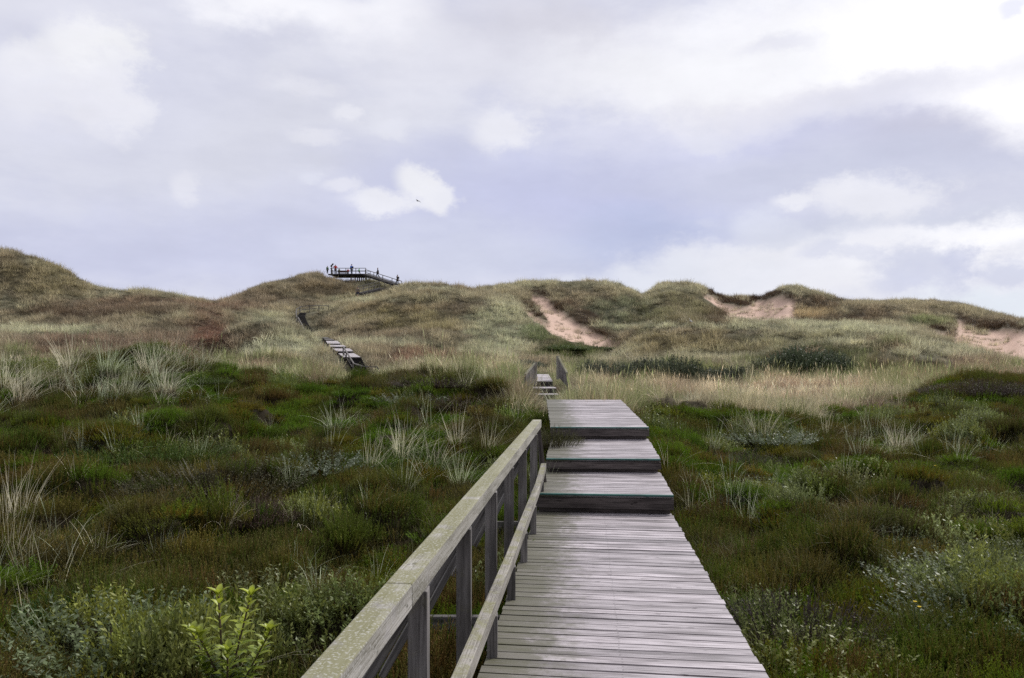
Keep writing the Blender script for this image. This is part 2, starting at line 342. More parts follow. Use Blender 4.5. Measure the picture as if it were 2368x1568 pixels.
def cells(X, Y):
    """the heath grows in cushions: nearest cushion's random numbers and 0 (crease) .. 1 (middle)"""
    X = X + .35 * (fbm(X / .7 + 8, Y / .7 + 2, 2) - .5); Y = Y + .35 * (fbm(X / .7 + 28, Y / .7 + 52, 2) - .5)
    gx = np.floor(X / CS).astype(int); gy = np.floor(Y / CS).astype(int)
    d1 = np.full(X.shape, 9.); d2 = d1.copy(); A_ = np.zeros(X.shape + (4,))
    for i in (-1, 0, 1):
        for j in (-1, 0, 1):
            a, b = (gx + i) & 255, (gy + j) & 255
            d = np.hypot(X - (gx + i + _cj[a, b, 0]) * CS, Y - (gy + j + _cj[a, b, 1]) * CS) / (.65 + .7 * _ca[a, b, 3])
            m = d < d1; d2 = np.where(m, d1, np.minimum(d2, d)); d1 = np.where(m, d, d1); A_ = np.where(m[..., None], _ca[a, b], A_)
    return A_, (d2 - d1) / (d2 + d1 + 1e-6)
def relief(X, Y, D):
    n = .24 * (fbm(X / 2.6 + 50, Y / 2.6 + 50, 3) - .5) * sstep(2, 7, D)
    ca, ct = cells(X, Y)
    n = n + ((.08 + .42 * ca[..., 0] ** 1.5) * sstep(0, .55, ct) - .14) * sstep(2.5, 5, D) * (1 - sstep(24, 34, D))
    n = n + 1.2 * (fbm(X / 9 + 5, Y / 9 + 5, 4) - .5) * sstep(30, 60, D)
    n = n + 1.7 * (np.abs(fbm(X / 22 + 90, Y / 22 + 40, 4) - .5) * 2 - .25) * sstep(45, 90, D) * (1 - sstep(160, 300, D) * .5)
    return n
ridge_keep = np.ones_like(D)
Yc = RR * cosA[None, :]
keep_crest = 1 - .75 * np.exp(-((Yc - YK[11][None, :]) / 9) ** 2) - .5 * np.exp(-((Yc - YK[9][None, :]) / 6) ** 2)
TZ = TZ + relief(TX, TY, D) * np.where(D > 34, np.clip(keep_crest, .2, 1), 1)
for X, Y, r, hgt in MOUNDS: TZ = TZ + hgt * np.exp(-((TX - X) ** 2 + (TY - Y) ** 2) / (r * r) * 1.4)
def grade(Z):
    for pts, hw in PATHS:
        best = np.full(Z.shape, 1e9); zz = np.zeros_like(Z)
        for a, b in zip(pts[:-1], pts[1:]):
            dx, dy = b[0] - a[0], b[1] - a[1]; L2 = dx * dx + dy * dy
            t = np.clip(((TX - a[0]) * dx + (TY - a[1]) * dy) / L2, 0, 1)
            d = np.hypot(TX - a[0] - t * dx, TY - a[1] - t * dy)
            m = d < best; best = np.where(m, d, best); zz = np.where(m, a[2] + t * (b[2] - a[2]), zz)
        w = 1 - sstep(hw * 1.15, hw * 2.6, best)
        off = -.42 if hw < 1 else -.32
        Z = Z * (1 - w) + (zz + off) * w
    return Z
TZ = grade(TZ)
nr, na = TX.shape
PX = CX + F * TX / np.maximum(TY, .3); PY = HY - F * TZ / np.maximum(TY, .3)

# --- sand: the blow-outs
def inpoly(px, py, poly):
    ins = np.zeros(px.shape, bool); n = len(poly)
    for i in range(n):
        x1, y1 = poly[i]; x2, y2 = poly[(i + 1) % n]
        c = ((y1 > py) != (y2 > py)) & (px < (x2 - x1) * (py - y1) / (y2 - y1 + 1e-9) + x1); ins ^= c
    return ins
SANDS = [([(1224, 680), (1266, 688), (1284, 710), (1310, 730), (1350, 753), (1385, 772), (1432, 795), (1398, 803), (1325, 787), (1282, 771), (1256, 752), (1270, 742), (1262, 726), (1240, 706)], 84, 150),
         ([(1203, 706), (1215, 712), (1250, 735), (1262, 750), (1240, 742), (1218, 724)], 84, 150),
         ([(1617, 680), (1653, 684), (1677, 701), (1726, 708), (1747, 693), (1807, 684), (1838, 690), (1843, 713), (1836, 748), (1705, 748), (1677, 722), (1649, 701)], 90, 170),
         ([(2211, 733), (2241, 748), (2269, 764), (2367, 761), (2480, 770), (2480, 850), (2367, 834), (2273, 810), (2194, 788), (2208, 759)], 66, 150),
         ([(2150, 765), (2190, 766), (2188, 776), (2152, 775)], 70, 150)]
def sandmask(px, py, Y, j=8):
    jx = (fbm(px / 17 + 3, py / 9 + 8, 3) - .5) * 2 * j; jy = (fbm(px / 17 + 60, py / 9 + 18, 3) - .5) * 2 * j
    m = np.zeros(px.shape, bool)
    for poly, y0, y1 in SANDS: m |= inpoly(px + jx, py + jy * .7, poly) & (Y > y0) & (Y < y1)
    return m
# --- plant cover of the dunes: colour by place, with shade painted in around the crests
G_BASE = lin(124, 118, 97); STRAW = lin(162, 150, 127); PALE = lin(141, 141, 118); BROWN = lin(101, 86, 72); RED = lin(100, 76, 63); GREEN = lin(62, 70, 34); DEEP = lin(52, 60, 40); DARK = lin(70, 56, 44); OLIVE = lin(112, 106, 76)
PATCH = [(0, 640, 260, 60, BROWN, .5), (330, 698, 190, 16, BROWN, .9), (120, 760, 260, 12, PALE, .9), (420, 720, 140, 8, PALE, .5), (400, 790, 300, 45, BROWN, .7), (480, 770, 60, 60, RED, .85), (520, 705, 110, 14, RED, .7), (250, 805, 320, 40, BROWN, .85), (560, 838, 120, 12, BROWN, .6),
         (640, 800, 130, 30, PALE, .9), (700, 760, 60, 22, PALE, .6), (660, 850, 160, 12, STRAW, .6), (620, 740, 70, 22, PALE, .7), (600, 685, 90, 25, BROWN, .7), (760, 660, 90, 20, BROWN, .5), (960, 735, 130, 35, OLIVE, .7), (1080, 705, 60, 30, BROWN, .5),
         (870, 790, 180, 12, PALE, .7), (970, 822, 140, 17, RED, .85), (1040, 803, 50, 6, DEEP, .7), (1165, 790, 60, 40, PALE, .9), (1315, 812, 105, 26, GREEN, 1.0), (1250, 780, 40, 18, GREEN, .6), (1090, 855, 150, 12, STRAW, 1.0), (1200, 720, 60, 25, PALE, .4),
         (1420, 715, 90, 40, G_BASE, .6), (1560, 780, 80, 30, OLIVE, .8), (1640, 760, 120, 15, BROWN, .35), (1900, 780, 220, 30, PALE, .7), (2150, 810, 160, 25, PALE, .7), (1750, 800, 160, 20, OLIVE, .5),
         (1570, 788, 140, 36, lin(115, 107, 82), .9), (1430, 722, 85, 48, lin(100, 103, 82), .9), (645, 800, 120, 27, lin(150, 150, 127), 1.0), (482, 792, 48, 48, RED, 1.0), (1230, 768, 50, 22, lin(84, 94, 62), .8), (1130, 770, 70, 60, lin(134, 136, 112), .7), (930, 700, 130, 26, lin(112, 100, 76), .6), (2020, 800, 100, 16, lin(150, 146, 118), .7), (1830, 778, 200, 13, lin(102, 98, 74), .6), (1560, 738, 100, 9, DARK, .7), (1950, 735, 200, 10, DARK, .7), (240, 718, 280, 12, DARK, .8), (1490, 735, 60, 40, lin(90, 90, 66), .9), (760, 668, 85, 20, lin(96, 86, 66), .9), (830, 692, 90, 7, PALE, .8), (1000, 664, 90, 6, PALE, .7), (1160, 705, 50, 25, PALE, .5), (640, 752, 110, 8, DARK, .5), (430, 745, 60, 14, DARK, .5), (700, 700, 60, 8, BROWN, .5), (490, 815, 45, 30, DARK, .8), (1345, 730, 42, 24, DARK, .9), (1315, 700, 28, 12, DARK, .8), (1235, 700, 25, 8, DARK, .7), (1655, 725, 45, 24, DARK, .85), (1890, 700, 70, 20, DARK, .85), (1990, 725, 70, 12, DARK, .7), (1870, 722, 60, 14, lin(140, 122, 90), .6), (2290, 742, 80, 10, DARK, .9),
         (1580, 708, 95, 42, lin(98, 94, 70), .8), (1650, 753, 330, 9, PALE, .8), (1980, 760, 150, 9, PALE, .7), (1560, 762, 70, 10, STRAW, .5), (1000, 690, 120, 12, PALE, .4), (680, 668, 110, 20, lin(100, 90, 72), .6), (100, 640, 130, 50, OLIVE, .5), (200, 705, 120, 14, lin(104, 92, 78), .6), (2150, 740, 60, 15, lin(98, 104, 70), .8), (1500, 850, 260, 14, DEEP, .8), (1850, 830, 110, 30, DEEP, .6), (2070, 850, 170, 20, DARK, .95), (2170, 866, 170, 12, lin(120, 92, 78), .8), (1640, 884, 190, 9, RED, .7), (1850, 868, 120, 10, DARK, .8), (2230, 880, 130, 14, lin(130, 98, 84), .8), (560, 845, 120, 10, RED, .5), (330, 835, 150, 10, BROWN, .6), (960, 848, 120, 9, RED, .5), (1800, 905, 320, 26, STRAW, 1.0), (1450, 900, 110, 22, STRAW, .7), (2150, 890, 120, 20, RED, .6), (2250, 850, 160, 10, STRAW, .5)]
def cover(px, py, X, Y):
    jx = (fbm(X / 3.5 + 7, Y / 3.5 + 1, 4) - .5); jy = (fbm(X / 3.5 + 33, Y / 3.5 + 21, 4) - .5)
    c = np.empty(px.shape + (3,)); c[:] = G_BASE
    n = fbm(X / 12 + 200, Y / 12 + 100, 4)[..., None]
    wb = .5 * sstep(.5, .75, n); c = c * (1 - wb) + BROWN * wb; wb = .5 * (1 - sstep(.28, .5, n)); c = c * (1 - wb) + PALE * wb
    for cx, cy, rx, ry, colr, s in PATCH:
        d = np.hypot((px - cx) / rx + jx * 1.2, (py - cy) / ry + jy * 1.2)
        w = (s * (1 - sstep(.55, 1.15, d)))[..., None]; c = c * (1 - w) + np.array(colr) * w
    return c
front = TY > 1
sand = np.where(front, sandmask(PX, PY, TY), False)
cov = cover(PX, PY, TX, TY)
# scarps: the ground steps down at the edge of each blow-out
blur = sand.astype(float)
for k in range(3):
    b = blur.copy(); b[1:-1, 1:-1] = (blur[:-2, 1:-1] + blur[2:, 1:-1] + blur[1:-1, :-2] + blur[1:-1, 2:] + 2 * blur[1:-1, 1:-1]) / 6; blur = b
TZ = TZ - .55 * blur
heath = 1 - sstep(.92, .99, D * cosA[None, :] / YK[4][None, :] + (fbm(TX / 2.5, TY / 2.5, 3) - .5) * .12)
soil = np.empty(cov.shape); soil[:] = (.030, .024, .014)
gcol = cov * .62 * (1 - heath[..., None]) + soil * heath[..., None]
SANDC = np.array((.59, .43, .35))
gcol = gcol * (1 - blur[..., None]) + SANDC * blur[..., None]
V = np.stack([TX, TY, TZ], -1).reshape(-1, 3)
idx = np.arange(nr * na).reshape(nr, na)
nxt = np.roll(idx, -1, axis=1)
Fq = np.stack([idx[:-1], nxt[:-1], nxt[1:], idx[1:]], -1).reshape(-1, 4)[:, ::-1]
# close the little hole under the camera
V = np.vstack([V, [[0, 0, TZ[0].mean()]]]); cidx = len(V) - 1
Ff = np.stack([np.full(na, cidx), idx[0], nxt[0], np.full(na, cidx)], -1)
gc = np.concatenate([np.concatenate([gcol.reshape(-1, 3), np.ones((nr * na, 1))], 1), [[.03, .024, .014, 1]]])
sa = np.concatenate([blur.ravel(), [0]])
mt, nt, nn, bs, out = newmat('dune_ground')
gcn = N(nt, 'ShaderNodeAttribute', attribute_name='gcol').outputs['Color']; snd = N(nt, 'ShaderNodeAttribute', attribute_name='sand').outputs['Fac']
tc = N(nt, 'ShaderNodeTexCoord')
n1 = N(nt, 'ShaderNodeTexNoise', ins={'Vector': tc.outputs['Object'], 'Scale': 3.0, 'Detail': 8.0, 'Roughness': .7})
v = math_(nt, 'MULTIPLY_ADD', ramp(nt, n1.outputs['Fac'], (.3, .7)), .7, .62)
vs = math_(nt, 'MULTIPLY_ADD', n1.outputs['Fac'], .2, .9)
vv = math_(nt, 'ADD', math_(nt, 'MULTIPLY', v, math_(nt, 'SUBTRACT', 1.0, snd)), math_(nt, 'MULTIPLY', vs, snd))
c = mixc(nt, 1.0, gcn, N(nt, 'ShaderNodeCombineColor', ins={0: vv, 1: vv, 2: vv}).outputs[0], 'MULTIPLY')
nt.links.new(c, bs.inputs['Base Color']); bs.inputs['Roughness'].default_value = .95; bs.inputs['Specular IOR Level'].default_value = .1
n2 = N(nt, 'ShaderNodeTexNoise', ins={'Vector': tc.outputs['Object'], 'Scale': 1.6, 'Detail': 9.0, 'Roughness': .7})
bp = N(nt, 'ShaderNodeBump', ins={'Height': n2.outputs['Fac'], 'Strength': .6, 'Distance': .25}); nt.links.new(bp.outputs[0], bs.inputs['Normal'])
me = mesh_np('terrain', V, np.concatenate([Fq]), [mt], {'gcol': gc, 'sand': sa}, smooth=True)
ter = link('terrain', me); tag(ter, 'rolling dune ground with bare sandy blow outs under the heath and grass', 'ground', kind='structure')

# bilinear terrain lookup
lr = np.log(rad)
def ground(X, Y):
    X = np.asarray(X, float); Y = np.asarray(Y, float)
    r = np.clip(np.hypot(X, Y), rad[0], rad[-2]); a = np.degrees(np.arctan2(X, Y))
    i = np.clip(np.searchsorted(rad, r) - 1, 0, nr - 2); j = np.clip(np.searchsorted(az, a) - 1, 0, na - 2)
    t = (r - rad[i]) / (rad[i + 1] - rad[i]); s = np.clip((a - az[j]) / (az[j + 1] - az[j]), 0, 1)
    return (TZ[i, j] * (1 - t) + TZ[i + 1, j] * t) * (1 - s) + (TZ[i, j + 1] * (1 - t) + TZ[i + 1, j + 1] * t) * s
def gz(X, Y): return float(ground(X, Y))
def on_ray(x, y, Y0=3.0, Y1=170.0, lift=0.0):
    """where the sight line through a surveyed point first meets the ground (raised by lift)"""
    Ys = np.exp(np.linspace(math.log(Y0), math.log(Y1), 1500)); Xs = (x - CX) / F * Ys; Zs = (HY - y) / F * Ys
    hit = np.nonzero(ground(Xs, Ys) + lift >= Zs)[0]
    if not len(hit): return None
    k = hit[0]; return Vector((Xs[k], Ys[k], gz(Xs[k], Ys[k])))
def on_path(X, Y, margin=.12):
    m = np.zeros(np.shape(X), bool)
    for f, b, lf, rf, lb, rb, zf, zb in DECKS + FAR:
        t = np.clip((Y - f) / (b - f), 0, 1)
        m |= (Y > f - .1) & (Y < b + .1) & (X > lf + (lb - lf) * t - margin) & (X < rf + (rb - rf) * t + margin)
    for pts, hw in PATHS[2:]:
        for a, b in zip(pts[:-1], pts[1:]):
            dx, dy = b[0] - a[0], b[1] - a[1]
            t = np.clip(((X - a[0]) * dx + (Y - a[1]) * dy) / (dx * dx + dy * dy), 0, 1)
            m |= np.hypot(X - a[0] - t * dx, Y - a[1] - t * dy) < hw + .05
    return m

# ------------------------------------------------------------------ plants: prototypes
def blades(n, rad_, hmin, hmax, w, segs, lean, seed, curl=1.0, bias=(0, 0)):
    g = np.random.default_rng(seed); VV = []; FF = []; H = []; RN = []; b = 0
    for i in range(n):
        a = g.uniform(0, 2 * math.pi); rr = rad_ * math.sqrt(g.random()); base = np.array([rr * math.cos(a), rr * math.sin(a), -.03])
        L = g.uniform(hmin, hmax); ha = a + g.normal(0, .7); ln = abs(g.normal(0, lean)) + .08
        hd = np.array([math.cos(ha) + bias[0], math.sin(ha) + bias[1], 0]); sd = np.array([-hd[1], hd[0], 0]); sd /= np.linalg.norm(sd) + 1e-6
        tw = g.uniform(-.9, .9); sd = sd * math.cos(tw) + hd / (np.linalg.norm(hd) + 1e-6) * math.sin(tw)
        p = base.copy(); th = ln * .4; r = g.random(); ww = w * g.uniform(.7, 1.3)
        for k in range(segs + 1):
            t = k / segs; wd = ww * (1 - t * .9)
            VV += [p - sd * wd / 2, p + sd * wd / 2]; H += [t, t]; RN += [r, r]
            th += (ln * 1.5 * curl) / segs
            p = p + (np.array([0, 0, 1]) * math.cos(th) + hd * math.sin(th)) * L / segs
        for k in range(segs): FF.append([b + 2 * k, b + 2 * k + 1, b + 2 * k + 3, b + 2 * k + 2])
        b += 2 * (segs + 1)
    return np.array(VV), np.array(FF), np.array(H), np.array(RN)
def sprigs(n, rad_, hmin, hmax, leaves, ll, lw, seed, out=.5, dome=.35, droop=.0, stemw=.004):
    """upright twigs set with leaves: heather, crowberry, creeping willow"""
    g = np.random.default_rng(seed); VV = []; FF = []; H = []; RN = []; b = 0
    for i in range(n):
        a = g.uniform(0, 2 * math.pi); q = math.sqrt(g.random()); rr = rad_ * q
        L = g.uniform(hmin, hmax) * (1 - dome * q * q)
        base = np.array([rr * math.cos(a), rr * math.sin(a), -.03]); ax = np.array([math.cos(a) * out * q, math.sin(a) * out * q, 1]) + g.normal(0, .16, 3); ax /= np.linalg.norm(ax)
        r = g.random(); top = base + ax * L
        s = np.array([-ax[1], ax[0], 0]) + 1e-3; s /= np.linalg.norm(s)
        VV += [base - s * stemw, base + s * stemw, top + s * stemw * .3, top - s * stemw * .3]; FF.append([b, b + 1, b + 2, b + 3]); H += [0, 0, .5, .5]; RN += [r * .4] * 4; b += 4
        for k in range(leaves):
            t = .22 + .80 * (k + g.random()) / leaves
            p = base + ax * L * t; la = g.uniform(0, 2 * math.pi); el = g.uniform(.1, 1.1)
            dv = np.array([math.cos(la) * math.cos(el), math.sin(la) * math.cos(el), math.sin(el)]) + ax * .35; dv /= np.linalg.norm(dv)
            sd = np.cross(dv, g.normal(0, 1, 3)); sd /= np.linalg.norm(sd) + 1e-6
            l = ll * g.uniform(.7, 1.25); w = lw * g.uniform(.7, 1.25)
            VV += [p, p + dv * l * .5 - sd * w / 2, p + dv * l, p + dv * l * .5 + sd * w / 2]; FF.append([b, b + 1, b + 2, b + 3])
            hh = min(1, t * (.65 + .35 * L / hmax)); H += [hh] * 4; RN += [np.clip(r * .5 + g.random() * .5, 0, 1)] * 4; b += 4
    return np.array(VV), np.array(FF), np.array(H), np.array(RN)
def pmesh(name, data, mat):
    V_, F_, h_, r_ = data
    return mesh_np(name, V_, F_, [mat], {'h': h_, 'rnd': r_})
def proto(name, data, mat): return bpy.data.objects.new(name, pmesh(name, data, mat))

M_heather = veg('heather_leaves', (.038, .028, .013), mult=1.55, tipmix=((.17, .105, .062), .6), transl=.25, spec=.12)
M_crow = veg('crowberry_leaves', (.026, .028, .009), mult=1.5, transl=.3, tipmix=((.10, .16, .02), .5), spec=.12)
M_willow = veg('creeping_willow_leaves', (.045, .040, .020), transl=.3, lowh=.35, rough=.45, spec=.3)
M_wire = veg('wiry_grass', (.06, .055, .02), transl=.3)
M_marram = veg('marram_blades', (.10, .085, .06), transl=.35, lowh=.35)

def scatter(name, protos, pts, rot, scl, idx_, tint, label, cat):
    n = len(pts)
    me = bpy.data.meshes.new(name); me.vertices.add(n); me.vertices.foreach_set('co', np.asarray(pts, np.float32).ravel())
    me.attributes.new('rot', 'FLOAT_VECTOR', 'POINT').data.foreach_set('vector', np.asarray(rot, np.float32).ravel())
    me.attributes.new('scl', 'FLOAT_VECTOR', 'POINT').data.foreach_set('vector', np.asarray(scl, np.float32).ravel())
    me.attributes.new('pick', 'INT', 'POINT').data.foreach_set('value', np.asarray(idx_, np.int32))
    me.attributes.new('tint', 'FLOAT_COLOR', 'POINT').data.foreach_set('color', np.concatenate([tint, np.ones((n, 1))], 1).astype(np.float32).ravel())
    o = link(name, me); tag(o, label, cat, kind='stuff')
    ng = bpy.data.node_groups.new(name, 'GeometryNodeTree')
    ng.interface.new_socket('Geometry', in_out='INPUT', socket_type='NodeSocketGeometry'); ng.interface.new_socket('Geometry', in_out='OUTPUT', socket_type='NodeSocketGeometry')
    gi = ng.nodes.new('NodeGroupInput'); go = ng.nodes.new('NodeGroupOutput'); ip = ng.nodes.new('GeometryNodeInstanceOnPoints'); L = ng.links.new
    jn = ng.nodes.new('GeometryNodeJoinGeometry')
    for p in protos:
        oi = ng.nodes.new('GeometryNodeObjectInfo'); oi.inputs['Object'].default_value = p; oi.inputs['As Instance'].default_value = False
        g2 = ng.nodes.new('GeometryNodeGeometryToInstance'); L(oi.outputs['Geometry'], g2.inputs[0]); L(g2.outputs[0], jn.inputs[0])
    def na_(nm, t):
        a = ng.nodes.new('GeometryNodeInputNamedAttribute'); a.data_type = t; a.inputs['Name'].default_value = nm; return a.outputs['Attribute']
    ip.inputs['Pick Instance'].default_value = True
    L(gi.outputs[0], ip.inputs['Points']); L(jn.outputs[0], ip.inputs['Instance']); L(na_('pick', 'INT'), ip.inputs['Instance Index'])
    L(na_('rot', 'FLOAT_VECTOR'), ip.inputs['Rotation']); L(na_('scl', 'FLOAT_VECTOR'), ip.inputs['Scale']); L(ip.outputs[0], go.inputs[0])
    md = o.modifiers.new('scatter', 'NODES'); md.node_group = ng
    return o
def pick_points(n, ymin, ymax, umax=.80, dens=None):
    """random points in the wedge in front of the camera; dens(Y) relative density per m2 <= 1"""
    Y = np.sqrt(RNG.uniform(ymin ** 2, ymax ** 2, n)); U = RNG.uniform(-umax, umax, n)
    if dens is not None:
        k = RNG.random(n) < dens(Y); Y, U = Y[k], U[k]
    return U * Y, Y
def slope_rot(n, tilt=.18, bias=(0, 0)):
    r = RNG.normal(0, tilt, (n, 3)); r[:, 0] += bias[0]; r[:, 1] += bias[1]; r[:, 2] = RNG.uniform(0, 2 * math.pi, n); return r

# ---- heath cover in front
def c1dist(X, Y): return tabi(C1, np.clip(X / Y * F + CX, -600, 3000), 2)
X, Y = pick_points(70000, 2.2, 34, .86, lambda Y: np.where(Y < 9, 1, np.where(Y < 16, .55, .36)))
k = (Y < c1dist(X, Y) * (1.03 + (fbm(X / 2.5, Y / 2.5, 3) - .5) * .12)) & ~on_path(X, Y, .02) & (np.hypot((X + 1.63) / .36, (Y - 4.35) / .45) > 1)
X, Y = X[k], Y[k]
Z = ground(X, Y); px = CX + F * X / Y; py = HY - F * (Z + .15) / Y
# species by place: 0 heather, 1 crowberry (green), 2 creeping willow, 3 wiry grass
SPOT = [(2, 250, 1480, 420, 130), (2, 700, 1400, 230, 90), (2, 1900, 1520, 260, 70), (2, 1760, 1440, 90, 50), (2, 2250, 1320, 170, 110), (2, 2300, 1450, 100, 50), (2, 2230, 1190, 130, 40), (2, 1800, 1130, 130, 35), (2, 1780, 1020, 120, 35), (2, 1640, 1010, 60, 25),
        (2, 720, 1060, 130, 35), (2, 950, 920, 90, 22), (2, 620, 895, 130, 22), (2, 2150, 960, 160, 35), (2, 100, 870, 130, 30), (2, 480, 1190, 70, 25),
        (1, 350, 1010, 190, 35), (1, 420, 890, 150, 40), (1, 930, 1030, 170, 45), (1, 820, 910, 110, 22), (1, 1230, 1010, 90, 40), (1, 640, 960, 130, 30), (1, 1850, 1400, 120, 40), (1, 2060, 1380, 90, 40), (1, 1560, 1050, 60, 40), (1, 160, 1395, 60, 30),
        (1, 2000, 940, 160, 30), (1, 2300, 930, 100, 25), (1, 1560, 930, 80, 30), (1, 1100, 920, 90, 20), (1, 1000, 1480, 120, 60),
        (0, 500, 1110, 230, 50), (0, 620, 1260, 420, 80), (0, 960, 1150, 180, 60), (0, 1700, 1250, 150, 80), (0, 2050, 1180, 200, 50), (0, 1850, 1455, 70, 45), (0, 1930, 1015, 70, 35), (0, 100, 950, 150, 30), (0, 880, 870, 110, 18), (0, 2280, 890, 100, 25), (0, 1020, 935, 90, 22), (0, 2250, 1090, 150, 60), (0, 780, 940, 80, 20), (0, 2060, 1490, 80, 30)]
sc = np.stack([.62 * fbm(X / 1.2 + 11, Y / 1.2 + 4, 4) + .04, .62 * fbm(X / 1.1 + 71, Y / 1.1 + 14, 4) + .045, .62 * fbm(X / 1.0 + 131, Y / 1.0 + 44, 4) - .085], 0)
for s, cx, cy, rx, ry in SPOT:
    d = np.hypot((px - cx) / rx, (py - cy) / ry); sc[s] += (.17 if s == 2 else .21) * (1 - sstep(.45, 1.25, d))
ca, ct = cells(X, Y)
sc += .30 * (np.stack([ca[:, 1], np.mod(ca[:, 1] * 7.3, 1), np.mod(ca[:, 1] * 13.7, 1) - .12], 0) - .5)
sp = np.argmax(sc + RNG.normal(0, .02, sc.shape), 0)
hvar = .75 + .6 * ca[:, 2]
n = len(X); rot = slope_rot(n, .16)
big = 1 + .25 * sstep(10, 24, Y)
def sel(s): return np.nonzero(sp == s)[0]
pr_h = [proto('heather_sprigs', sprigs(80, .20, .15, .27, 17, .014, .0050, 100 + i), M_heather) for i in range(3)]
pr_c = [proto('crowberry_sprigs', sprigs(95, .20, .10, .19, 15, .016, .0055, 200 + i, out=.7), M_crow) for i in range(3)]
pr_w = [proto('willow_sprigs', sprigs(36, .20, .15, .32, 13, .033, .0135, 300 + i, out=.45), M_willow) for i in range(3)]
pr_g = [proto('wire_blades', blades(46, .14, .18, .42, .0035, 3, .55, 400 + i), M_wire) for i in range(3)]
def tints(base_list, i, X, Y, f=.9, jit=.22):
    t = (.45 * fbm(X[i] / f + 31, Y[i] / f + 77, 3)[:, None] + .75 * np.mod(ca[i, 3] * 3.7, 1)[:, None] - .1); t = np.clip(t + RNG.normal(0, .10, t.shape), 0, 1) * (len(base_list) - 1)
    B = np.array(base_list); a = np.clip(np.floor(t).astype(int), 0, len(B) - 2); w = t - a
    c = B[a[:, 0]] * (1 - w) + B[a[:, 0] + 1] * w
    return np.clip(c * (1 + RNG.normal(0, jit, (len(i), 1))), .004, 1)
HEATH_T = [(0.111, 0.0884, 0.0186), (0.0833, 0.1065, 0.0136), (0.0592, 0.0974, 0.0099), (0.1388, 0.1088, 0.0223), (0.0741, 0.0702, 0.0248), (0.0722, 0.1133, 0.0112), (0.111, 0.068, 0.0211), (0.1109, 0.0886, 0.024), (0.094, 0.1081, 0.022)]
CROW_T = [(0.0627, 0.1155, 0.0084), (0.095, 0.168, 0.0112), (0.0798, 0.1092, 0.0084), (0.1187, 0.084, 0.0112), (0.076, 0.1365, 0.0084), (0.0475, 0.084, 0.0084)]
WIL_T = [(0.168, 0.2142, 0.0336), (0.1932, 0.2313, 0.0672), (0.2268, 0.2656, 0.1142), (0.2016, 0.2142, 0.0302), (0.1848, 0.2313, 0.0806), (0.1428, 0.1885, 0.0302)]
def heath_stuff(name, s, protos, T, label, cat, hs=1.0):
    i = sel(s); m = len(i); sx = RNG.uniform(.75, 1.3, m) * big[i]
    scl = np.stack([sx, sx, sx * RNG.uniform(.75, 1.25, m) * hs * hvar[i]], 1)
    return scatter(name, protos, np.stack([X[i], Y[i], Z[i]], 1), rot[i], scl, RNG.integers(0, len(protos), m), tints(T, i, X, Y), label, cat)
heath_stuff('heather', 0, pr_h, HEATH_T, 'dark brown green heather covering the near heath on both sides', 'heather')
heath_stuff('crowberry', 1, pr_c, CROW_T, 'bright moss green crowberry carpet in patches between the heather', 'crowberry')
heath_stuff('creeping_willow', 2, pr_w, WIL_T, 'low grey green creeping willow with small pale leaves across the heath', 'creeping willow')
# wiry grass through the heath
k = RNG.random(n) < .22 * sstep(.40, .62, fbm(X / 1.7 + 300, Y / 1.7 + 9, 3)); i = np.nonzero(k)[0]
sx = RNG.uniform(.7, 1.3, len(i)) * big[i]
scatter('wiry_grass', pr_g, np.stack([X[i], Y[i], Z[i] + .04], 1), rot[i], np.stack([sx] * 3, 1), RNG.integers(0, 3, len(i)), tints([(.10, .11, .035), (.15, .13, .06), (.20, .17, .10)], i, X, Y), 'thin wiry olive grass growing through the near heather', 'grass')

# ---- marram and dry grass on the dunes
def dune_dens(Y): return np.where(Y < 45, 1, np.where(Y < 70, .62, np.where(Y < 105, .42, .30)))
X, Y = pick_points(300000, 17, 172, .74, dune_dens)
k = (Y > c1dist(X, Y) * (.97 + (fbm(X / 2.5, Y / 2.5, 3) - .5) * .12)) & ~on_path(X, Y, .02)
X, Y = X[k], Y[k]; Z = ground(X, Y); px = CX + F * X / Y; py = HY - F * Z / Y
sm = sandmask(px, py, Y) | sandmask(px, py - 5, Y) | sandmask(px, py - 10, Y); keep = ~sm | (RNG.random(len(X)) < .16 * (fbm(X / 2 + 9, Y / 2, 3) > .52))
X, Y, Z, px, py = X[keep], Y[keep], Z[keep], px[keep], py[keep]
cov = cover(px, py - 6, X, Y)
nearz = (Y < 56)[:, None]; q1n = fbm(X / 3.2 + 41, Y / 3.2 + 87, 3)[:, None]; q2n = fbm(X / 2.4 + 141, Y / 2.4 + 7, 3)[:, None]
cov = np.where(nearz, cov * (1 - .85 * sstep(.50, .62, q1n)) + np.array(lin(104, 86, 72)) * .85 * sstep(.50, .62, q1n), cov)
cov = np.where(nearz, cov * (1 - .85 * sstep(.52, .66, q2n)) + np.array(lin(96, 104, 66)) * .85 * sstep(.52, .66, q2n), cov)
red = np.clip((cov[:, 0] / cov[:, 1] - 1.22) / .3, 0, 1)
n = len(X)
short = (red > RNG.random(n) * .9 + .25) & (Y > 44)
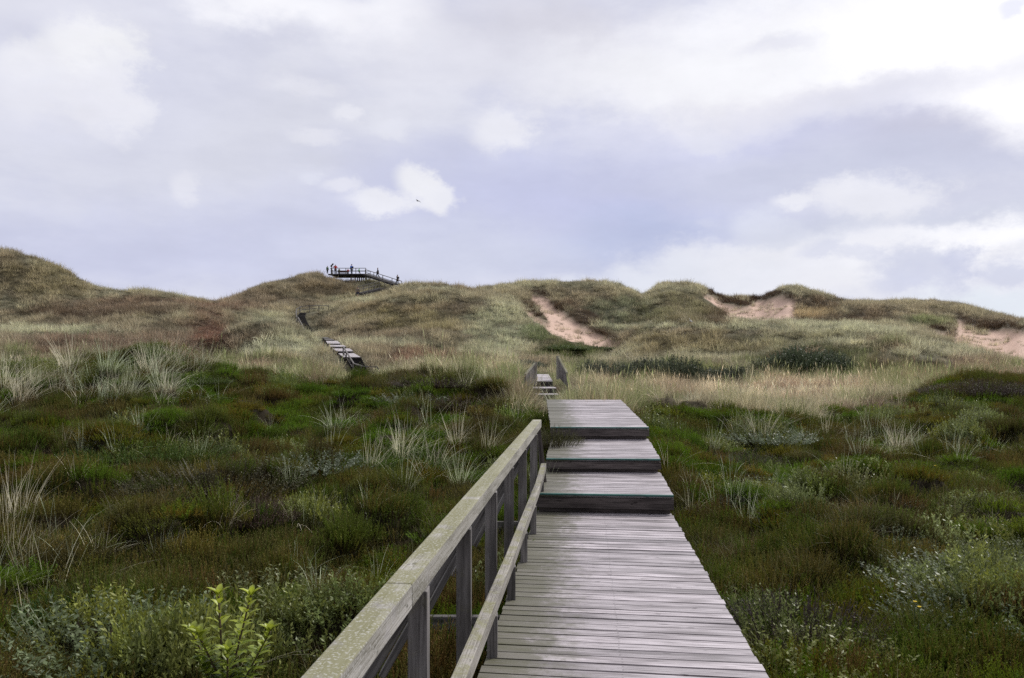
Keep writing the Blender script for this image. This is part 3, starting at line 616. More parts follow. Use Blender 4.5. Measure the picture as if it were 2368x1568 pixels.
def with_seed_heads(data, n_, seed):
    g = np.random.default_rng(seed); V_, F_, H_, R_ = [list(q) for q in data]
    for i in range(n_):
        a = g.uniform(0, 6.28); p = np.array([.1 * math.cos(a), .1 * math.sin(a), 0]); d = np.array([math.cos(a) * .22 + .1, math.sin(a) * .22, 1.0]); d /= np.linalg.norm(d); L = g.uniform(.75, 1.0)
        for w0, t0, t1, w1 in ((.006, 0, .84, .005), (.006, .80, .90, .022), (.022, .90, 1.02, .004)):
            b = len(V_); s_ = np.array([math.cos(a + 1.3), math.sin(a + 1.3), 0])
            V_ += [p + d * L * t0 - s_ * w0 / 2, p + d * L * t0 + s_ * w0 / 2, p + d * L * t1 + s_ * w1 / 2, p + d * L * t1 - s_ * w1 / 2]; F_.append([b, b + 1, b + 2, b + 3]); H_ += [t0 + .3] * 2 + [1, 1]; R_ += [.95] * 4
    return np.array(V_), np.array(F_), np.array(H_), np.array(R_)
pr_m = [proto('marram_near', with_seed_heads(blades(44, .20, .40, .85, .010, 3, .42, 500 + i, bias=(.25, .0)), (0, 1, 0, 2)[i], 50 + i), M_marram) for i in range(4)]
pr_f = [proto('marram_far', blades(34, .42, .40, .85, .030, 2, .45, 600 + i, bias=(.25, .0)), M_marram) for i in range(4)]
pr_s = [proto('dune_heath_sprigs', blades(60, .45, .14, .34, .030, 2, .6, 700 + i), M_marram) for i in range(3)]
GAIN = 2.0
cl = sstep(.30, .70, fbm(X / (.8 + .006 * Y) + 3, Y / (.8 + .006 * Y) * .8 + 3, 2))
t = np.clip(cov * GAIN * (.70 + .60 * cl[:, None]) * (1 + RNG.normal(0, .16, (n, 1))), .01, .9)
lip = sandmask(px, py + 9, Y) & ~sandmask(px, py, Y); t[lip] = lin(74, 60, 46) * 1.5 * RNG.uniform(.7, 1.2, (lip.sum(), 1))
st = (RNG.random(n) < .16) & ~lip; t[st] = t[st] * .5 + STRAW * GAIN * .5
dk = RNG.random(n) < .12; t[dk] *= .55
rot = slope_rot(n, .14, (0, 0))
for name, m, protos, lab in (('dry_marram_grass', (Y < 52) & ~short, pr_m, 'pale straw coloured marram grass on the flats behind the heath'),
                             ('marram_grass', (Y >= 52) & ~short, pr_f, 'grey green marram grass covering the far dunes'),
                             ('dune_heather', short, pr_s, 'short reddish brown heather patches on the dune slopes')):
    i = np.nonzero(m)[0]; sx = RNG.uniform(.7, 1.2, len(i)) * (.70 + .6 * cl[i]) * np.where(Y[i] > 52, 1 + .25 * sstep(80, 140, Y[i]), 1)
    hz = sx * RNG.uniform(.55, 1.15, len(i)) * np.where(Y[i] < 56, .85 + .65 * sstep(.35, .65, q2n[i, 0]), 1) * np.where(Y[i] < 52, 1, .85) * np.where((px[i] > 775) & (px[i] < 900) & (Y[i] < 57), .35, 1) * np.where(Y[i] < 52, .72, 1) * np.where((px[i] > 1232) & (px[i] < 1300) & (Y[i] < 41), .32, 1)
    scatter(name, protos, np.stack([X[i], Y[i], Z[i]], 1), rot[i], np.stack([sx, sx, hz], 1), RNG.integers(0, len(protos), len(i)), t[i], lab, 'grass' if 'grass' in name else 'heather')

# ------------------------------------------------------------------ the boardwalk
def lerp(a, b, t): return a + (b - a) * t
def plank_deck(name, d, mat, parent, pitch=.118, gap=.015, th=.038, skew=.0945, jit=.004, mossy=True):
    f, b, lf, rf, lb, rb, zf, zb = d; m = MB(); n = max(2, int(round((b - f) / pitch))); p = (b - f) / n
    for i in range(n):
        y0 = f + i * p + gap * random.uniform(.3, 1.0); y1 = f + (i + 1) * p - gap * random.uniform(.2, .9)
        t0, t1 = (y0 - f) / (b - f), (y1 - f) / (b - f)
        jl, jr = random.uniform(-jit, jit), random.uniform(-jit, jit)
        l0, l1 = lerp(lf, lb, t0) + jl, lerp(lf, lb, t1) + jl; r0, r1 = lerp(rf, rb, t0) + jr, lerp(rf, rb, t1) + jr
        za, zc = lerp(zf, zb, t0), lerp(zf, zb, t1); tl, tr = random.uniform(-.0022, .0022), random.uniform(-.0022, .0022); tw = random.uniform(-.0015, .0015)
        sk = skew * (rf - lf); u0 = min(0, 0) ; s0 = -sk if f > -3 else 0
        k = sk if name == 'deck' else 0       # boards lie square to the walk
        c = [(l0, y0, za - th), (r0, y0 - k, za - th), (r1, y1 - k, zc - th), (l1, y1, zc - th), (l0, y0, za + tl - tw), (r0, y0 - k, za + tr - tw), (r1, y1 - k, zc + tr + tw), (l1, y1, zc + tl + tw)]
        e = [1.1, -1.7, -1.7, 1.1] * 2 if mossy else [-1] * 8
        m.hexa(c, 0, e)
    return m.build(name, mat, parent)
bw = empty('boardwalk', (.6, 6, -2.0), 'weathered grey plank boardwalk running from the camera up three steps to the heath edge', 'boardwalk')
bw_children = []
def at_root(o, root):   # keep world placement under an Empty
    o.parent = root; o.matrix_parent_inverse = Matrix.Translation(root.location).inverted()
    return o
for i, d in enumerate(DECKS):
    f, b, lf, rf, lb, rb, zf, zb = d
    dk = at_root(plank_deck('deck', d, M_deck, None, skew=(.135, .10, .056, .031)[i], jit=.009), bw)
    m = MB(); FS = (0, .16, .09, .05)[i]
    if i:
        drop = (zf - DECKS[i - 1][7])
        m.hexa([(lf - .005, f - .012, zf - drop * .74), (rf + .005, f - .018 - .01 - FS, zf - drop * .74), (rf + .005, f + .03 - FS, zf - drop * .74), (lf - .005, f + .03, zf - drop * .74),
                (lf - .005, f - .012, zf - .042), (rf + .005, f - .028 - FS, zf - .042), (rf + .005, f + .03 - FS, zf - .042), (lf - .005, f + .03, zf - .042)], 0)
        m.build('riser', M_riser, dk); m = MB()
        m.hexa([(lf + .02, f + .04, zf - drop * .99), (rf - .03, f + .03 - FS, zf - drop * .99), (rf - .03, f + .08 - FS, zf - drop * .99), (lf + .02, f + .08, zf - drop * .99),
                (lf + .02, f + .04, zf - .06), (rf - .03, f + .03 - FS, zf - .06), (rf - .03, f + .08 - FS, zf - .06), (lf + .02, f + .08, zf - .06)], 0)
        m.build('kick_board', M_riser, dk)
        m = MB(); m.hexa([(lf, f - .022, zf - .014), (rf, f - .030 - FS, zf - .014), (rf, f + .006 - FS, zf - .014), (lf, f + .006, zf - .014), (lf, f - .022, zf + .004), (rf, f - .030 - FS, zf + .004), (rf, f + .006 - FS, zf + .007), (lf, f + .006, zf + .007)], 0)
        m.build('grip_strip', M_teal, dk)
    m = MB()
    for s in (.10, .5, .90):
        m.beam((lerp(lf, rf, s), f + .10, zf - .04 - .075), (lerp(lb, rb, s), b - .12, zb - .04 - .075), .07, .15)
    m.build('floor_beam', M_riser, dk)

# ------------------------------------------------------------------ the hand railing beside it
rl = empty('railing', (.0, 6, -1.9), 'lichen covered grey timber railing along one side of the near boardwalk', 'railing')
def RZ(Y): return lerp(-.93, -.655, (Y - 2.0) / 8.5)
def RX(Y): return -.575 + .1116 * (Y - 2.4)
def MX(Y): return -.24 + .0960 * (Y - 3.6)
def MZ(Y): return -1.385 + (.10 * max(0, (Y - 6) / 4.4) ** 1.5 + .06 * max(0, (Y - 9.3) / 1.1))
for a, b, mat, dz in ((-1.4, 3.32, M_rail_grey, 0), (3.323, 7.6, M_rail, 0), (7.603, 10.52, M_rail, 0)):
    m = MB(); m.beam((RX(a), a, RZ(a) - .055 + dz), (RX(b), b, RZ(b) - .055 + dz), .115, .105); at_root(m.build('handrail', mat, None, .007), rl)
ys = [-1.4, 3.0, 6.0, 8.4, 9.6, 10.42]
for a, b in ((-1.4, 5.9), (5.906, 9.3), (9.306, 10.42)):
    m = MB(); m.beam((MX(a), a, MZ(a) - .04), (MX(b), b, MZ(b) - .04), .068, .085); at_root(m.build('midrail', M_mid, None, .005), rl)
OUTR = (2.4, 5.97, 9.74)
STN = [-.0, 1.2, 2.4, 3.6, 4.79, 5.97, 7.13, 8.35, 9.74]
for Y in STN:
    x = RX(Y) + .02; zt = RZ(Y) - .108; zb = -2.02 if Y < 9 else -2.0
    m = MB(); m.beam((x, Y, zb), (x, Y, zt - .002), .088, .105, (0, 1, 0)); at_root(m.build('post', M_post, None, .005), rl)
    xi = MX(Y) + .028; m = MB(); m.beam((xi - .02, Y + .005, -1.98), (xi - .02, Y + .005, MZ(Y) - .086), .062, .085, (0, 1, 0)); at_root(m.build('stub_post', M_post, None, .004), rl)
    m = MB(); m.beam((x - .56, Y + .085, -1.935), (x + .85, Y + .085, -1.935), .06, .13)
    if Y in OUTR: at_root(m.build('outrigger', M_post, None, .005), rl)
    m = MB(); m.beam((x - .50, Y + .078, -1.86), (x - .015, Y + .078, zt - .05), .045, .125, (0, -1, 0)); 
    o = m.build('brace', M_post, None, .005); at_root(o, rl)
# splayed end post by the second step
m = MB(); z0 = -1.47
m.hexa([(.395, 10.42, z0), (.455, 10.42, z0), (.455, 10.60, z0), (.375, 10.60, z0), (.33, 10.44, RZ(10.5) - .108), (.375, 10.44, RZ(10.5) - .108), (.375, 10.54, RZ(10.5) - .108), (.33, 10.54, RZ(10.5) - .108)], 2)
at_root(m.build('end_post', M_riser, None, .004), rl)

# ------------------------------------------------------------------ the second boardwalk across the hollow
fb = empty('boardwalk', (1.6, 40, -1.4), 'short narrow boardwalk of three steps rising between two wing railings', 'boardwalk')
for i, d in enumerate(FAR):
    f, b, lf, rf, lb, rb, zf, zb = d
    dk = at_root(plank_deck('deck', d, M_far, None, pitch=.15, skew=0, mossy=False), fb)
    m = MB(); dr = .27
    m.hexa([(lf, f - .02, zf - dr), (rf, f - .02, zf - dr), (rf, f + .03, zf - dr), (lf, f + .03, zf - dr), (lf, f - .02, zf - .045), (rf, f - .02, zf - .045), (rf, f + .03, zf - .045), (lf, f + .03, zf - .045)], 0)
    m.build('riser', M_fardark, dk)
def wing(x0, y0, zt0, x1, y1, zt1, hb, label, nslat=7):
    zb0 = zt0 - hb
    e = empty('wing_railing', (x0, y0, zb0), label, 'railing', 'wing railings')
    m = MB(); m.beam((x0, y0, zb0 - .35), (x0, y0, zt0 + .03), .17, .13, (0, 1, 0)); at_root(m.build('post', M_rail, None, .01), e)
    d = (Vector((x1, y1, 0)) - Vector((x0, y0, 0)))
    zb1 = zt1 - hb * .72
    m = MB(); m.beam((x1, y1, zb1 - .35), (x1, y1, zt1 - .04), .10, .10, (0, 1, 0)); at_root(m.build('post', M_post, None, .01), e)
    m = MB(); m.beam((x0 + d.x * .06, y0 + d.y * .06, zt0 - .05), (x1, y1, zt1 - .05), .10, .09); at_root(m.build('handrail', M_rail, None, .01), e)
    m = MB()
    for k in range(nslat):
        t0 = .09 + .86 * k / nslat; t1 = t0 + .86 / nslat * .78; a = Vector((x0, y0, 0)) + d * t0; b = Vector((x0, y0, 0)) + d * t1; nrm = Vector((-d.y, d.x, 0)).normalized() * .012
        za0, za1 = lerp(zt0, zt1, t0) - .1, lerp(zt0, zt1, t1) - .1; zz0, zz1 = lerp(zb0, zb1, t0) - .15, lerp(zb0, zb1, t1) - .15
        m.hexa([(a.x - nrm.x, a.y - nrm.y, zz0), (b.x - nrm.x, b.y - nrm.y, zz1), (b.x + nrm.x, b.y + nrm.y, zz1), (a.x + nrm.x, a.y + nrm.y, zz0),
                (a.x - nrm.x, a.y - nrm.y, za0), (b.x - nrm.x, b.y - nrm.y, za1), (b.x + nrm.x, b.y + nrm.y, za1), (a.x + nrm.x, a.y + nrm.y, za0)], 2)
    at_root(m.build('slat_panel', M_post, None), e)
    return e
a = P(1237.5, 838, 41.2); b = P(1214, 864, 40.2); wing(a.x, a.y, a.z, b.x, b.y, b.z, .82, 'lower wooden wing railing with a pale post on the side towards the lookout')
a = P(1289.5, 824, 42.6); b = P(1310, 860, 41.6); wing(a.x, a.y, a.z, b.x, b.y, b.z, .88, 'taller mossy wooden wing railing with a leaning dark panel beside tall grass')

# ------------------------------------------------------------------ stairs on the dune
def far_rail(points, h, label, post_at=None, mid=True, w=.07, wp=.075, name='railing', group=None, posts_down=0.1):
    e = empty(name, points[0], label, 'railing', group)
    top = [Vector(p) + Vector((0, 0, h)) for p in points]
    m = MB()
    for a, b in zip(top[:-1], top[1:]): m.beam(a, b, w + .02, w)
    at_root(m.build('handrail', M_farrail, None), e)
    if mid:
        m = MB()
        for a, b in zip(top[:-1], top[1:]): m.beam(a - Vector((0, 0, h * .47)), b - Vector((0, 0, h * .47)), w * .7, w * .9)
        at_root(m.build('midrail', M_farrail, None), e)
    seg = [0]; 
    for a, b in zip(points[:-1], points[1:]): seg.append(seg[-1] + (Vector(b) - Vector(a)).length)
    n = max(1, int(round(seg[-1] / (post_at or 1.6))))
    for k in range(n + 1):
        s = seg[-1] * k / n; i = min(max(np.searchsorted(seg, s, 'right') - 1, 0), len(points) - 2)
        p = Vector(points[i]).lerp(Vector(points[i + 1]), (s - seg[i]) / max(1e-6, seg[i + 1] - seg[i]))
        m = MB(); m.beam(p - Vector((0, 0, posts_down)), p + Vector((0, 0, h)), wp, wp, (0, 1, 0)); at_root(m.build('post', M_farrail, None), e)
    return e
st = empty('stairway', P2(1390, 1500, 56), 'straight wooden stairway with four pale landings climbing the foot of the dune', 'stairway')
# dark flight of steps at the bottom, narrow on edge from below
b0, b1 = P2(1225, 1500, 56), P2(1512, 1500, 56); t0, t1 = P2(1050, 1202, 60), P2(1370, 1202, 60)
ns = 10
m = MB(); mr = MB()
for k in range(ns):
    A0, A1 = b0.lerp(t0, k / ns), b1.lerp(t1, k / ns); B0, B1 = b0.lerp(t0, (k + 1) / ns), b1.lerp(t1, (k + 1) / ns)
    zt = B0.z; zb = A0.z
    m.hexa([(A0.x, A0.y - .03, zt - .045), (A1.x, A1.y - .03, zt - .045), (B1.x, B1.y - .02, zt - .045), (B0.x, B0.y - .02, zt - .045), (A0.x, A0.y - .03, zt - .005), (A1.x, A1.y - .03, zt - .005), (B1.x, B1.y - .02, zt - .005), (B0.x, B0.y - .02, zt - .005)], 0)
    mr.hexa([(A0.x, A0.y, zb - .06), (A1.x, A1.y, zb - .06), (A1.x, A1.y + .03, zb - .06), (A0.x, A0.y + .03, zb - .06), (A0.x, A0.y, zt - .047), (A1.x, A1.y, zt - .047), (A1.x, A1.y + .03, zt - .047), (A0.x, A0.y + .03, zt - .047)], 0)
at_root(m.build('tread', M_fardark, None), st); at_root(mr.build('riser', M_fardark, None), st)
for i, (fr, bk) in enumerate(LAND):
    a0, a1 = P2(fr[0], fr[2], fr[3]), P2(fr[1], fr[2], fr[3]); c0, c1 = P2(bk[0], bk[2], bk[3]), P2(bk[1], bk[2], bk[3])
    dk = at_root(plank_deck('landing', (a0.y, c0.y, a0.x, a1.x, c0.x, c1.x, a0.z, c0.z), M_far if i < 4 else M_farrail, None, pitch=.2, skew=0, mossy=False, th=.06), st)
    m = MB(); dr = .24 if i else .1
    m.hexa([(a0.x, a0.y - .03, a0.z - dr), (a1.x, a1.y - .03, a0.z - dr), (a1.x, a1.y + .02, a0.z - dr), (a0.x, a0.y + .02, a0.z - dr), (a0.x, a0.y - .03, a0.z - .062), (a1.x, a1.y - .03, a0.z - .062), (a1.x, a1.y + .02, a0.z - .062), (a0.x, a0.y + .02, a0.z - .062)], 0)
    m.build('riser', M_fardark, dk); m = MB()
    m.hexa([(a0.x + .02, a0.y + .03, a0.z - .55), (c0.x + .02, c0.y, c0.z - .55), (c0.x + .07, c0.y, c0.z - .55), (a0.x + .07, a0.y + .03, a0.z - .55), (a0.x + .02, a0.y + .03, a0.z - .065), (c0.x + .02, c0.y, c0.z - .065), (c0.x + .07, c0.y, c0.z - .065), (a0.x + .07, a0.y + .03, a0.z - .065)], 0)
    m.build('side_board', M_fardark, dk)
p0 = P2(1040, 1185, 61.2); p1 = P2(1240, 1500, 56.6); p1.z = P2(1240, 1325, 56.6).z - .92; p0.z = P2(1060, 1003, 61.2).z - .92
far_rail([p0, p1, P2(1400, 1370, 55.4) - Vector((0, 0, .92)), P2(1520, 1383, 55) - Vector((0, 0, .92)), P2(1690, 1387, 55) - Vector((0, 0, .92))], .92, 'pale timber railing down the dark steps, bending away at the bottom', 1.55, w=.075, wp=.08)
# curved upper stairs
us = empty('stairway', UP_L[0], 'dark curved wooden stairway higher up, turning behind the middle dune', 'stairway')
m = MB(); mr = MB()
segs = 5; K = 4
for i in range(segs):
    for k in range(K):
        a0, a1 = UP_L[i].lerp(UP_L[i + 1], k / K), UP_R[i].lerp(UP_R[i + 1], k / K); c0, c1 = UP_L[i].lerp(UP_L[i + 1], (k + 1) / K), UP_R[i].lerp(UP_R[i + 1], (k + 1) / K)
        zt = (c0.z + c1.z) / 2; zb = (a0.z + a1.z) / 2
        m.hexa([(a0.x, a0.y - .03, zt - .05), (a1.x, a1.y - .03, zt - .05), (c1.x, c1.y - .02, zt - .05), (c0.x, c0.y - .02, zt - .05), (a0.x, a0.y - .03, zt), (a1.x, a1.y - .03, zt), (c1.x, c1.y - .02, zt), (c0.x, c0.y - .02, zt)], 0)
        mr.hexa([(a0.x, a0.y, zb - .1), (a1.x, a1.y, zb - .1), (a1.x, a1.y + .03, zb - .1), (a0.x, a0.y + .03, zb - .1), (a0.x, a0.y, zt - .052), (a1.x, a1.y, zt - .052), (a1.x, a1.y + .03, zt - .052), (a0.x, a0.y + .03, zt - .052)], 0)
at_root(m.build('tread', M_farrail, None), us); at_root(mr.build('riser', M_fardark, None), us)
m = MB()
for a, b in zip(UP_L[:5], UP_L[1:6]): m.hexa([(a.x - .06, a.y, a.z - .6), (b.x - .06, b.y, b.z - .6), (b.x - .01, b.y, b.z - .6), (a.x - .01, a.y, a.z - .6), (a.x - .06, a.y, a.z + .1), (b.x - .06, b.y, b.z + .1), (b.x - .01, b.y, b.z + .1), (a.x - .01, a.y, a.z + .1)], 0)
at_root(m.build('side_board', M_fardark, None), us)
hr = [P2(300, 668, 96.3), P2(245, 555, 98.6), P2(188, 450, 100.5), P2(163, 452, 101), P2(150, 350, 103), P2(165, 290, 104.3), P2(250, 245, 105.4), P2(430, 224, 106.5), P2(560, 226, 107.5), P2(760, 233, 109)]
far_rail([p - Vector((0, 0, .95)) for p in hr], .95, 'thin railing sweeping round the outer side of the curved stairway', 1.6, w=.085, wp=.09)

# ------------------------------------------------------------------ the lookout on the high dune
zd = P1(600, 452, 142).z
lk = empty('lookout_platform', P1(700, 450, 144), 'wooden lookout platform on top of the highest dune', 'platform')
xa, xb = P1(185, 440, 142).x, P1(1225, 440, 142).x
o = plank_deck('deck', (142, 146.5, xa, xb, xa + .4, xb, zd, zd), M_fardark, None, pitch=.2, skew=0, mossy=False, th=.10); at_root(o, lk)
for Y_ in (142.05, 146.2): m = MB(); m.beam((xa, Y_, zd - .16), (xb, Y_, zd - .16), .10, .15); at_root(m.build('edge_beam', M_fardark, None), lk)
for x_ in (820, 1000, 1050, 1205, 1245):
    for Y_ in (142.3, 146.0):
        p = P1(x_, 520, 142.3); m = MB(); m.beam((p.x, Y_, zd - 1.9), (p.x, Y_, zd - .1), .16, .16, (0, 1, 0)); at_root(m.build('support_post', M_fardark, None), lk)
far_rail([(xa - .1, 146.4, zd), (xa + .45, 142.02, zd), (xb, 142.02, zd)], 1.02, 'level railing along the front of the lookout platform', 1.75, w=.09, wp=.10)
far_rail([(xa + .6, 146.45, zd), (xb, 146.45, zd)], 1.02, 'rear railing along the back of the lookout platform', 1.75, w=.07, wp=.08)
# ramp down from the platform
q0, q1_ = P1(1225, 468, 142), P1(2110, 745, 131); q0.z = zd - .02
rp = empty('boardwalk_ramp', q0, 'long sloping ramp leading down from the lookout platform', 'ramp')
m = MB()
for k in range(24):
    a, b = q0.lerp(q1_, k / 24), q0.lerp(q1_, (k + .93) / 24); d = (q1_ - q0).normalized(); sd = Vector((-d.y, d.x, 0)).normalized() * .75
    m.hexa([a - sd - Vector((0, 0, .08)), a + sd - Vector((0, 0, .08)), b + sd - Vector((0, 0, .08)), b - sd - Vector((0, 0, .08)), a - sd, a + sd, b + sd, b - sd], 0)
at_root(m.build('deck', M_fardark, None), rp)
for s in (-1, 1): m = MB(); m.beam(q0 + sd * s * .9 - Vector((0, 0, .2)), q1_ + sd * s * .9 - Vector((0, 0, .2)), .08, .22); at_root(m.build('edge_beam', M_fardark, None), rp)
r0, r1 = P1(1212, 332, 141.8), P1(2215, 655, 130.5)
far_rail([r0 - Vector((0, 0, 1.02)), r1 - Vector((0, 0, 1.02))], 1.02, 'sloping railing down the ramp from the lookout', 3.4, w=.09, wp=.10)
# lower ramp turning back across the dune
l0, l1 = P1(1030, 985, 122), P1(1920, 832, 128.5); lm = P1(1640, 838, 126.6)
r2 = empty('boardwalk_ramp', l0, 'lower dark ramp crossing the dune below the lookout ramp', 'ramp')
m = MB()
for a_, b_ in ((l0, lm), (lm, l1)):
    for k in range(10):
        a, b = a_.lerp(b_, k / 10), a_.lerp(b_, (k + .93) / 10); d = (b_ - a_).normalized(); sd = Vector((-d.y, d.x, 0)).normalized() * .7
        m.hexa([a - sd - Vector((0, 0, .35)), a + sd - Vector((0, 0, .35)), b + sd - Vector((0, 0, .35)), b - sd - Vector((0, 0, .35)), a - sd, a + sd, b + sd, b - sd], 0)
at_root(m.build('deck', M_fardark, None), r2)
far_rail([l0 + Vector((0, -.6, -.05)), lm + Vector((0, -.6, 0)), l1 + Vector((0, -.6, 0))], 1.0, 'railing along the lower dark ramp below the lookout', 1.35, w=.08, wp=.09)

# info board on a tall pole, bench
p = P1(287, 432, 143.2); ip = empty('lookout_sign', (p.x, p.y, zd), 'tilted information panel on a tall pole at the end of the platform', 'sign')
m = MB(); m.beam((p.x, p.y, zd), (p.x, p.y, zd + 1.55), .14, .14, (0, 1, 0)); at_root(m.build('pole', M_farrail, None), ip)
m = MB(); m.beam((p.x - .20, p.y, zd + 1.45), (p.x + .28, p.y, zd + 2.0), .55, .12); at_root(m.build('panel', M_fardark, None), ip)
M_redwood = wood('red_bench_wood', (.16, .06, .05), (.07, .03, .03))
p = P1(605, 430, 144.6); bn = empty('bench', (p.x, p.y, zd), 'reddish brown wooden bench on the lookout platform', 'bench')
m = MB(); m.beam((p.x - .95, p.y, zd + .45), (p.x + .95, p.y, zd + .45), .42, .06); at_root(m.build('seat', M_redwood, None), bn)
m = MB(); m.beam((p.x - .95, p.y - .24, zd + .72), (p.x + .95, p.y - .24, zd + .72), .05, .36); at_root(m.build('backrest', M_redwood, None), bn)
for s in (-.8, .8):
    m = MB(); m.beam((p.x + s, p.y - .2, zd), (p.x + s, p.y - .2, zd + .9), .08, .08, (0, 1, 0)); m.beam((p.x + s, p.y + .17, zd), (p.x + s, p.y + .17, zd + .42), .08, .08, (0, 1, 0)); at_root(m.build('leg', M_redwood, None), bn)

# ------------------------------------------------------------------ people
def skin_mesh(name, verts, edges, rads, mat):
    me = bpy.data.meshes.new(name); me.from_pydata(verts, edges, []); o = bpy.data.objects.new(name, me); COL.objects.link(o)
    sk = o.modifiers.new('skin', 'SKIN'); sb = o.modifiers.new('sub', 'SUBSURF'); sb.levels = sb.render_levels = 1
    for v, r in zip(me.skin_vertices[0].data, rads): v.radius = (r if hasattr(r, '__len__') else (r, r))
    me.skin_vertices[0].data[0].use_root = True
    dg = bpy.context.evaluated_depsgraph_get(); dg.update()
    m2 = bpy.data.meshes.new_from_object(o.evaluated_get(dg)); bpy.data.objects.remove(o); bpy.data.meshes.remove(me)
    m2.materials.clear(); m2.materials.append(mat); m2.name = name
    for p_ in m2.polygons: p_.use_smooth = True
    return m2
M_skin = plain('skin', (.45, .27, .20), .6, .05)
_cm = {}
def cloth(c):
    if c not in _cm: _cm[c] = plain('cloth_' + str(len(_cm)), c, .85, .2, 12)
    return _cm[c]
def person(loc, rz, h, jacket, trousers, hair, label, pose='stand', bare_legs=False, pack=None, hood=False):
    k = h / 1.72; e = empty('person', loc, label, 'person', rz=rz)
    el, wr = [(-.27, .02, 1.13), (.27, .02, 1.13)], [(-.25, .12, .90), (.25, .12, .90)]
    kn, an = [(-.10, .02, .50), (.10, .02, .50)], [(-.11, 0, .09), (.11, 0, .09)]
    lean = 0
    if pose == 'camera': el, wr = [(-.37, .16, 1.22), (.37, .16, 1.22)], [(-.10, .30, 1.52), (.10, .30, 1.52)]
    if pose == 'walk': kn, an = [(-.09, .20, .53), (.09, -.02, .50)], [(-.10, .24, .10), (.10, -.36, .14)]; el, wr = [(-.24, -.14, 1.13), (.24, .12, 1.13)], [(-.22, -.16, .88), (.22, .30, .98)]
    if pose == 'crossed': el, wr = [(-.27, .06, 1.13), (.27, .06, 1.13)], [(.06, .24, 1.12), (-.06, .25, 1.08)]
    if pose == 'sit': kn, an = [(-.11, .42, .50), (.11, .42, .50)], [(-.11, .44, .08), (.11, .44, .08)]; lean = -.42
    if pose == 'lean': el, wr = [(-.25, .22, 1.20), (.25, .22, 1.20)], [(-.22, .42, 1.05), (.22, .42, 1.05)]; kn, an = [(-.10, -.04, .50), (.16, -.16, .52)], [(-.11, -.06, .09), (.26, -.40, .09)]
    d = lean
    T = [(0, 0, .95 + d), (0, 0, 1.12 + d), (0, .01, 1.34 + d), (0, .01, 1.47 + d), (0, .02, 1.55 + d), (0, .035, 1.65 + d)]
    Vv = list(T); Ee = [(i, i + 1) for i in range(5)]; Rr = [(.15, .12), (.14, .11), (.17, .12), (.065, .065), (.085, .10), (.085, .10)]
    for s in (0, 1):
        sg = -1 if s == 0 else 1; b = len(Vv)
        hnd = (wr[s][0] * 1.0, wr[s][1] + .05, wr[s][2] - .10)
        dz = d
        Vv += [(sg * .19, 0, 1.40 + d), (el[s][0], el[s][1], el[s][2] + dz), (wr[s][0], wr[s][1], wr[s][2] + dz), (hnd[0], hnd[1], hnd[2] + dz)]; Rr += [.07, .05, .038, .04]
        Ee += [(2, b), (b, b + 1), (b + 1, b + 2), (b + 2, b + 3)]
        b = len(Vv); Vv += [(sg * .10, 0, .88 + d), kn[s], an[s], (an[s][0] * 1.15, an[s][1] + .15, an[s][2] - .045)]; Rr += [.095, .065, .05, .045]; Ee += [(0, b), (b, b + 1), (b + 1, b + 2), (b + 2, b + 3)]
    sc = lambda vs: [tuple(c * k for c in v) for v in vs]; rs = lambda r_, f: [tuple(x * k * f for x in (q if hasattr(q, '__len__') else (q, q))) for q in r_]
    link('body', skin_mesh('body', sc(Vv), Ee, rs(Rr, 1.0), M_skin), e)
    J = [0, 1, 2, 6, 7, 8, 14, 15, 16]; mp = {j: i for i, j in enumerate(J)}
    JE = [(mp[a], mp[b]) for a, b in Ee if a in mp and b in mp]
    link('jacket', skin_mesh('jacket', sc([Vv[j] for j in J]), JE, rs([Rr[j] for j in J], 1.28), cloth(jacket)), e)
    J = [0, 10, 11, 12, 18, 19, 20]; 
    if bare_legs: J = [0, 10, 11, 18, 19]
    mp = {j: i for i, j in enumerate(J)}; JE = [(mp[a], mp[b]) for a, b in Ee if a in mp and b in mp]
    link('trousers', skin_mesh('trousers', sc([Vv[j] for j in J]), JE, rs([Rr[j] for j in J], 1.25), cloth(trousers)), e)
    link('hood' if hood else 'hair', skin_mesh('hair', sc([(0, .0, 1.60 + d), (0, .0, 1.68 + d), (0, .01, 1.735 + d)]), [(0, 1), (1, 2)], rs([.085, .105, .06], 1.08), cloth(hair)), e)
    if pack: link('backpack', skin_mesh('backpack', sc([(0, -.20, 1.02 + d), (0, -.22, 1.22 + d), (0, -.20, 1.40 + d)]), [(0, 1), (1, 2)], rs([(.15, .10), (.17, .12), (.13, .09)], 1.0), cloth(pack)), e)
    return e
def pl_at(x, Y): p = P1(x, 440, Y); return (p.x, Y, zd)
person(pl_at(388, 143.3), R(185), 1.80, (.85, .025, .03), (.022, .024, .045), (.05, .03, .02), 'adult in a red jacket raising both hands to the face at the railing', 'camera')
person(pl_at(492, 143.6), R(160), 1.22, (.28, .34, .22), (.04, .045, .05), (.05, .04, .03), 'child in a grey green jacket beside the adult in red')
person(pl_at(735, 143.8), R(200), 1.15, (.75, .03, .05), (.03, .025, .035), (.05, .03, .02), 'small child in a red jacket beside the bench')
person(pl_at(837, 143.4), R(60), 1.92, (.06, .20, .75), (.13, .16, .22), (.04, .03, .03), 'tall adult in a blue jacket standing with folded arms', 'crossed', pack=(.02, .025, .05))
person(pl_at(1045, 143.2), R(70), 1.12, (.10, .50, .12), (.10, .11, .13), (.10, .48, .12), 'child in a bright green hooded jacket bent over the railing', 'lean', hood=True)
p = P1(165, 450, 143); person((p.x, p.y, P1(165, 452, 143).z), R(230), 1.42, (.05, .16, .08), (.02, .03, .03), (.03, .03, .03), 'person in a dark green jacket at the far end outside the railing', 'stand')
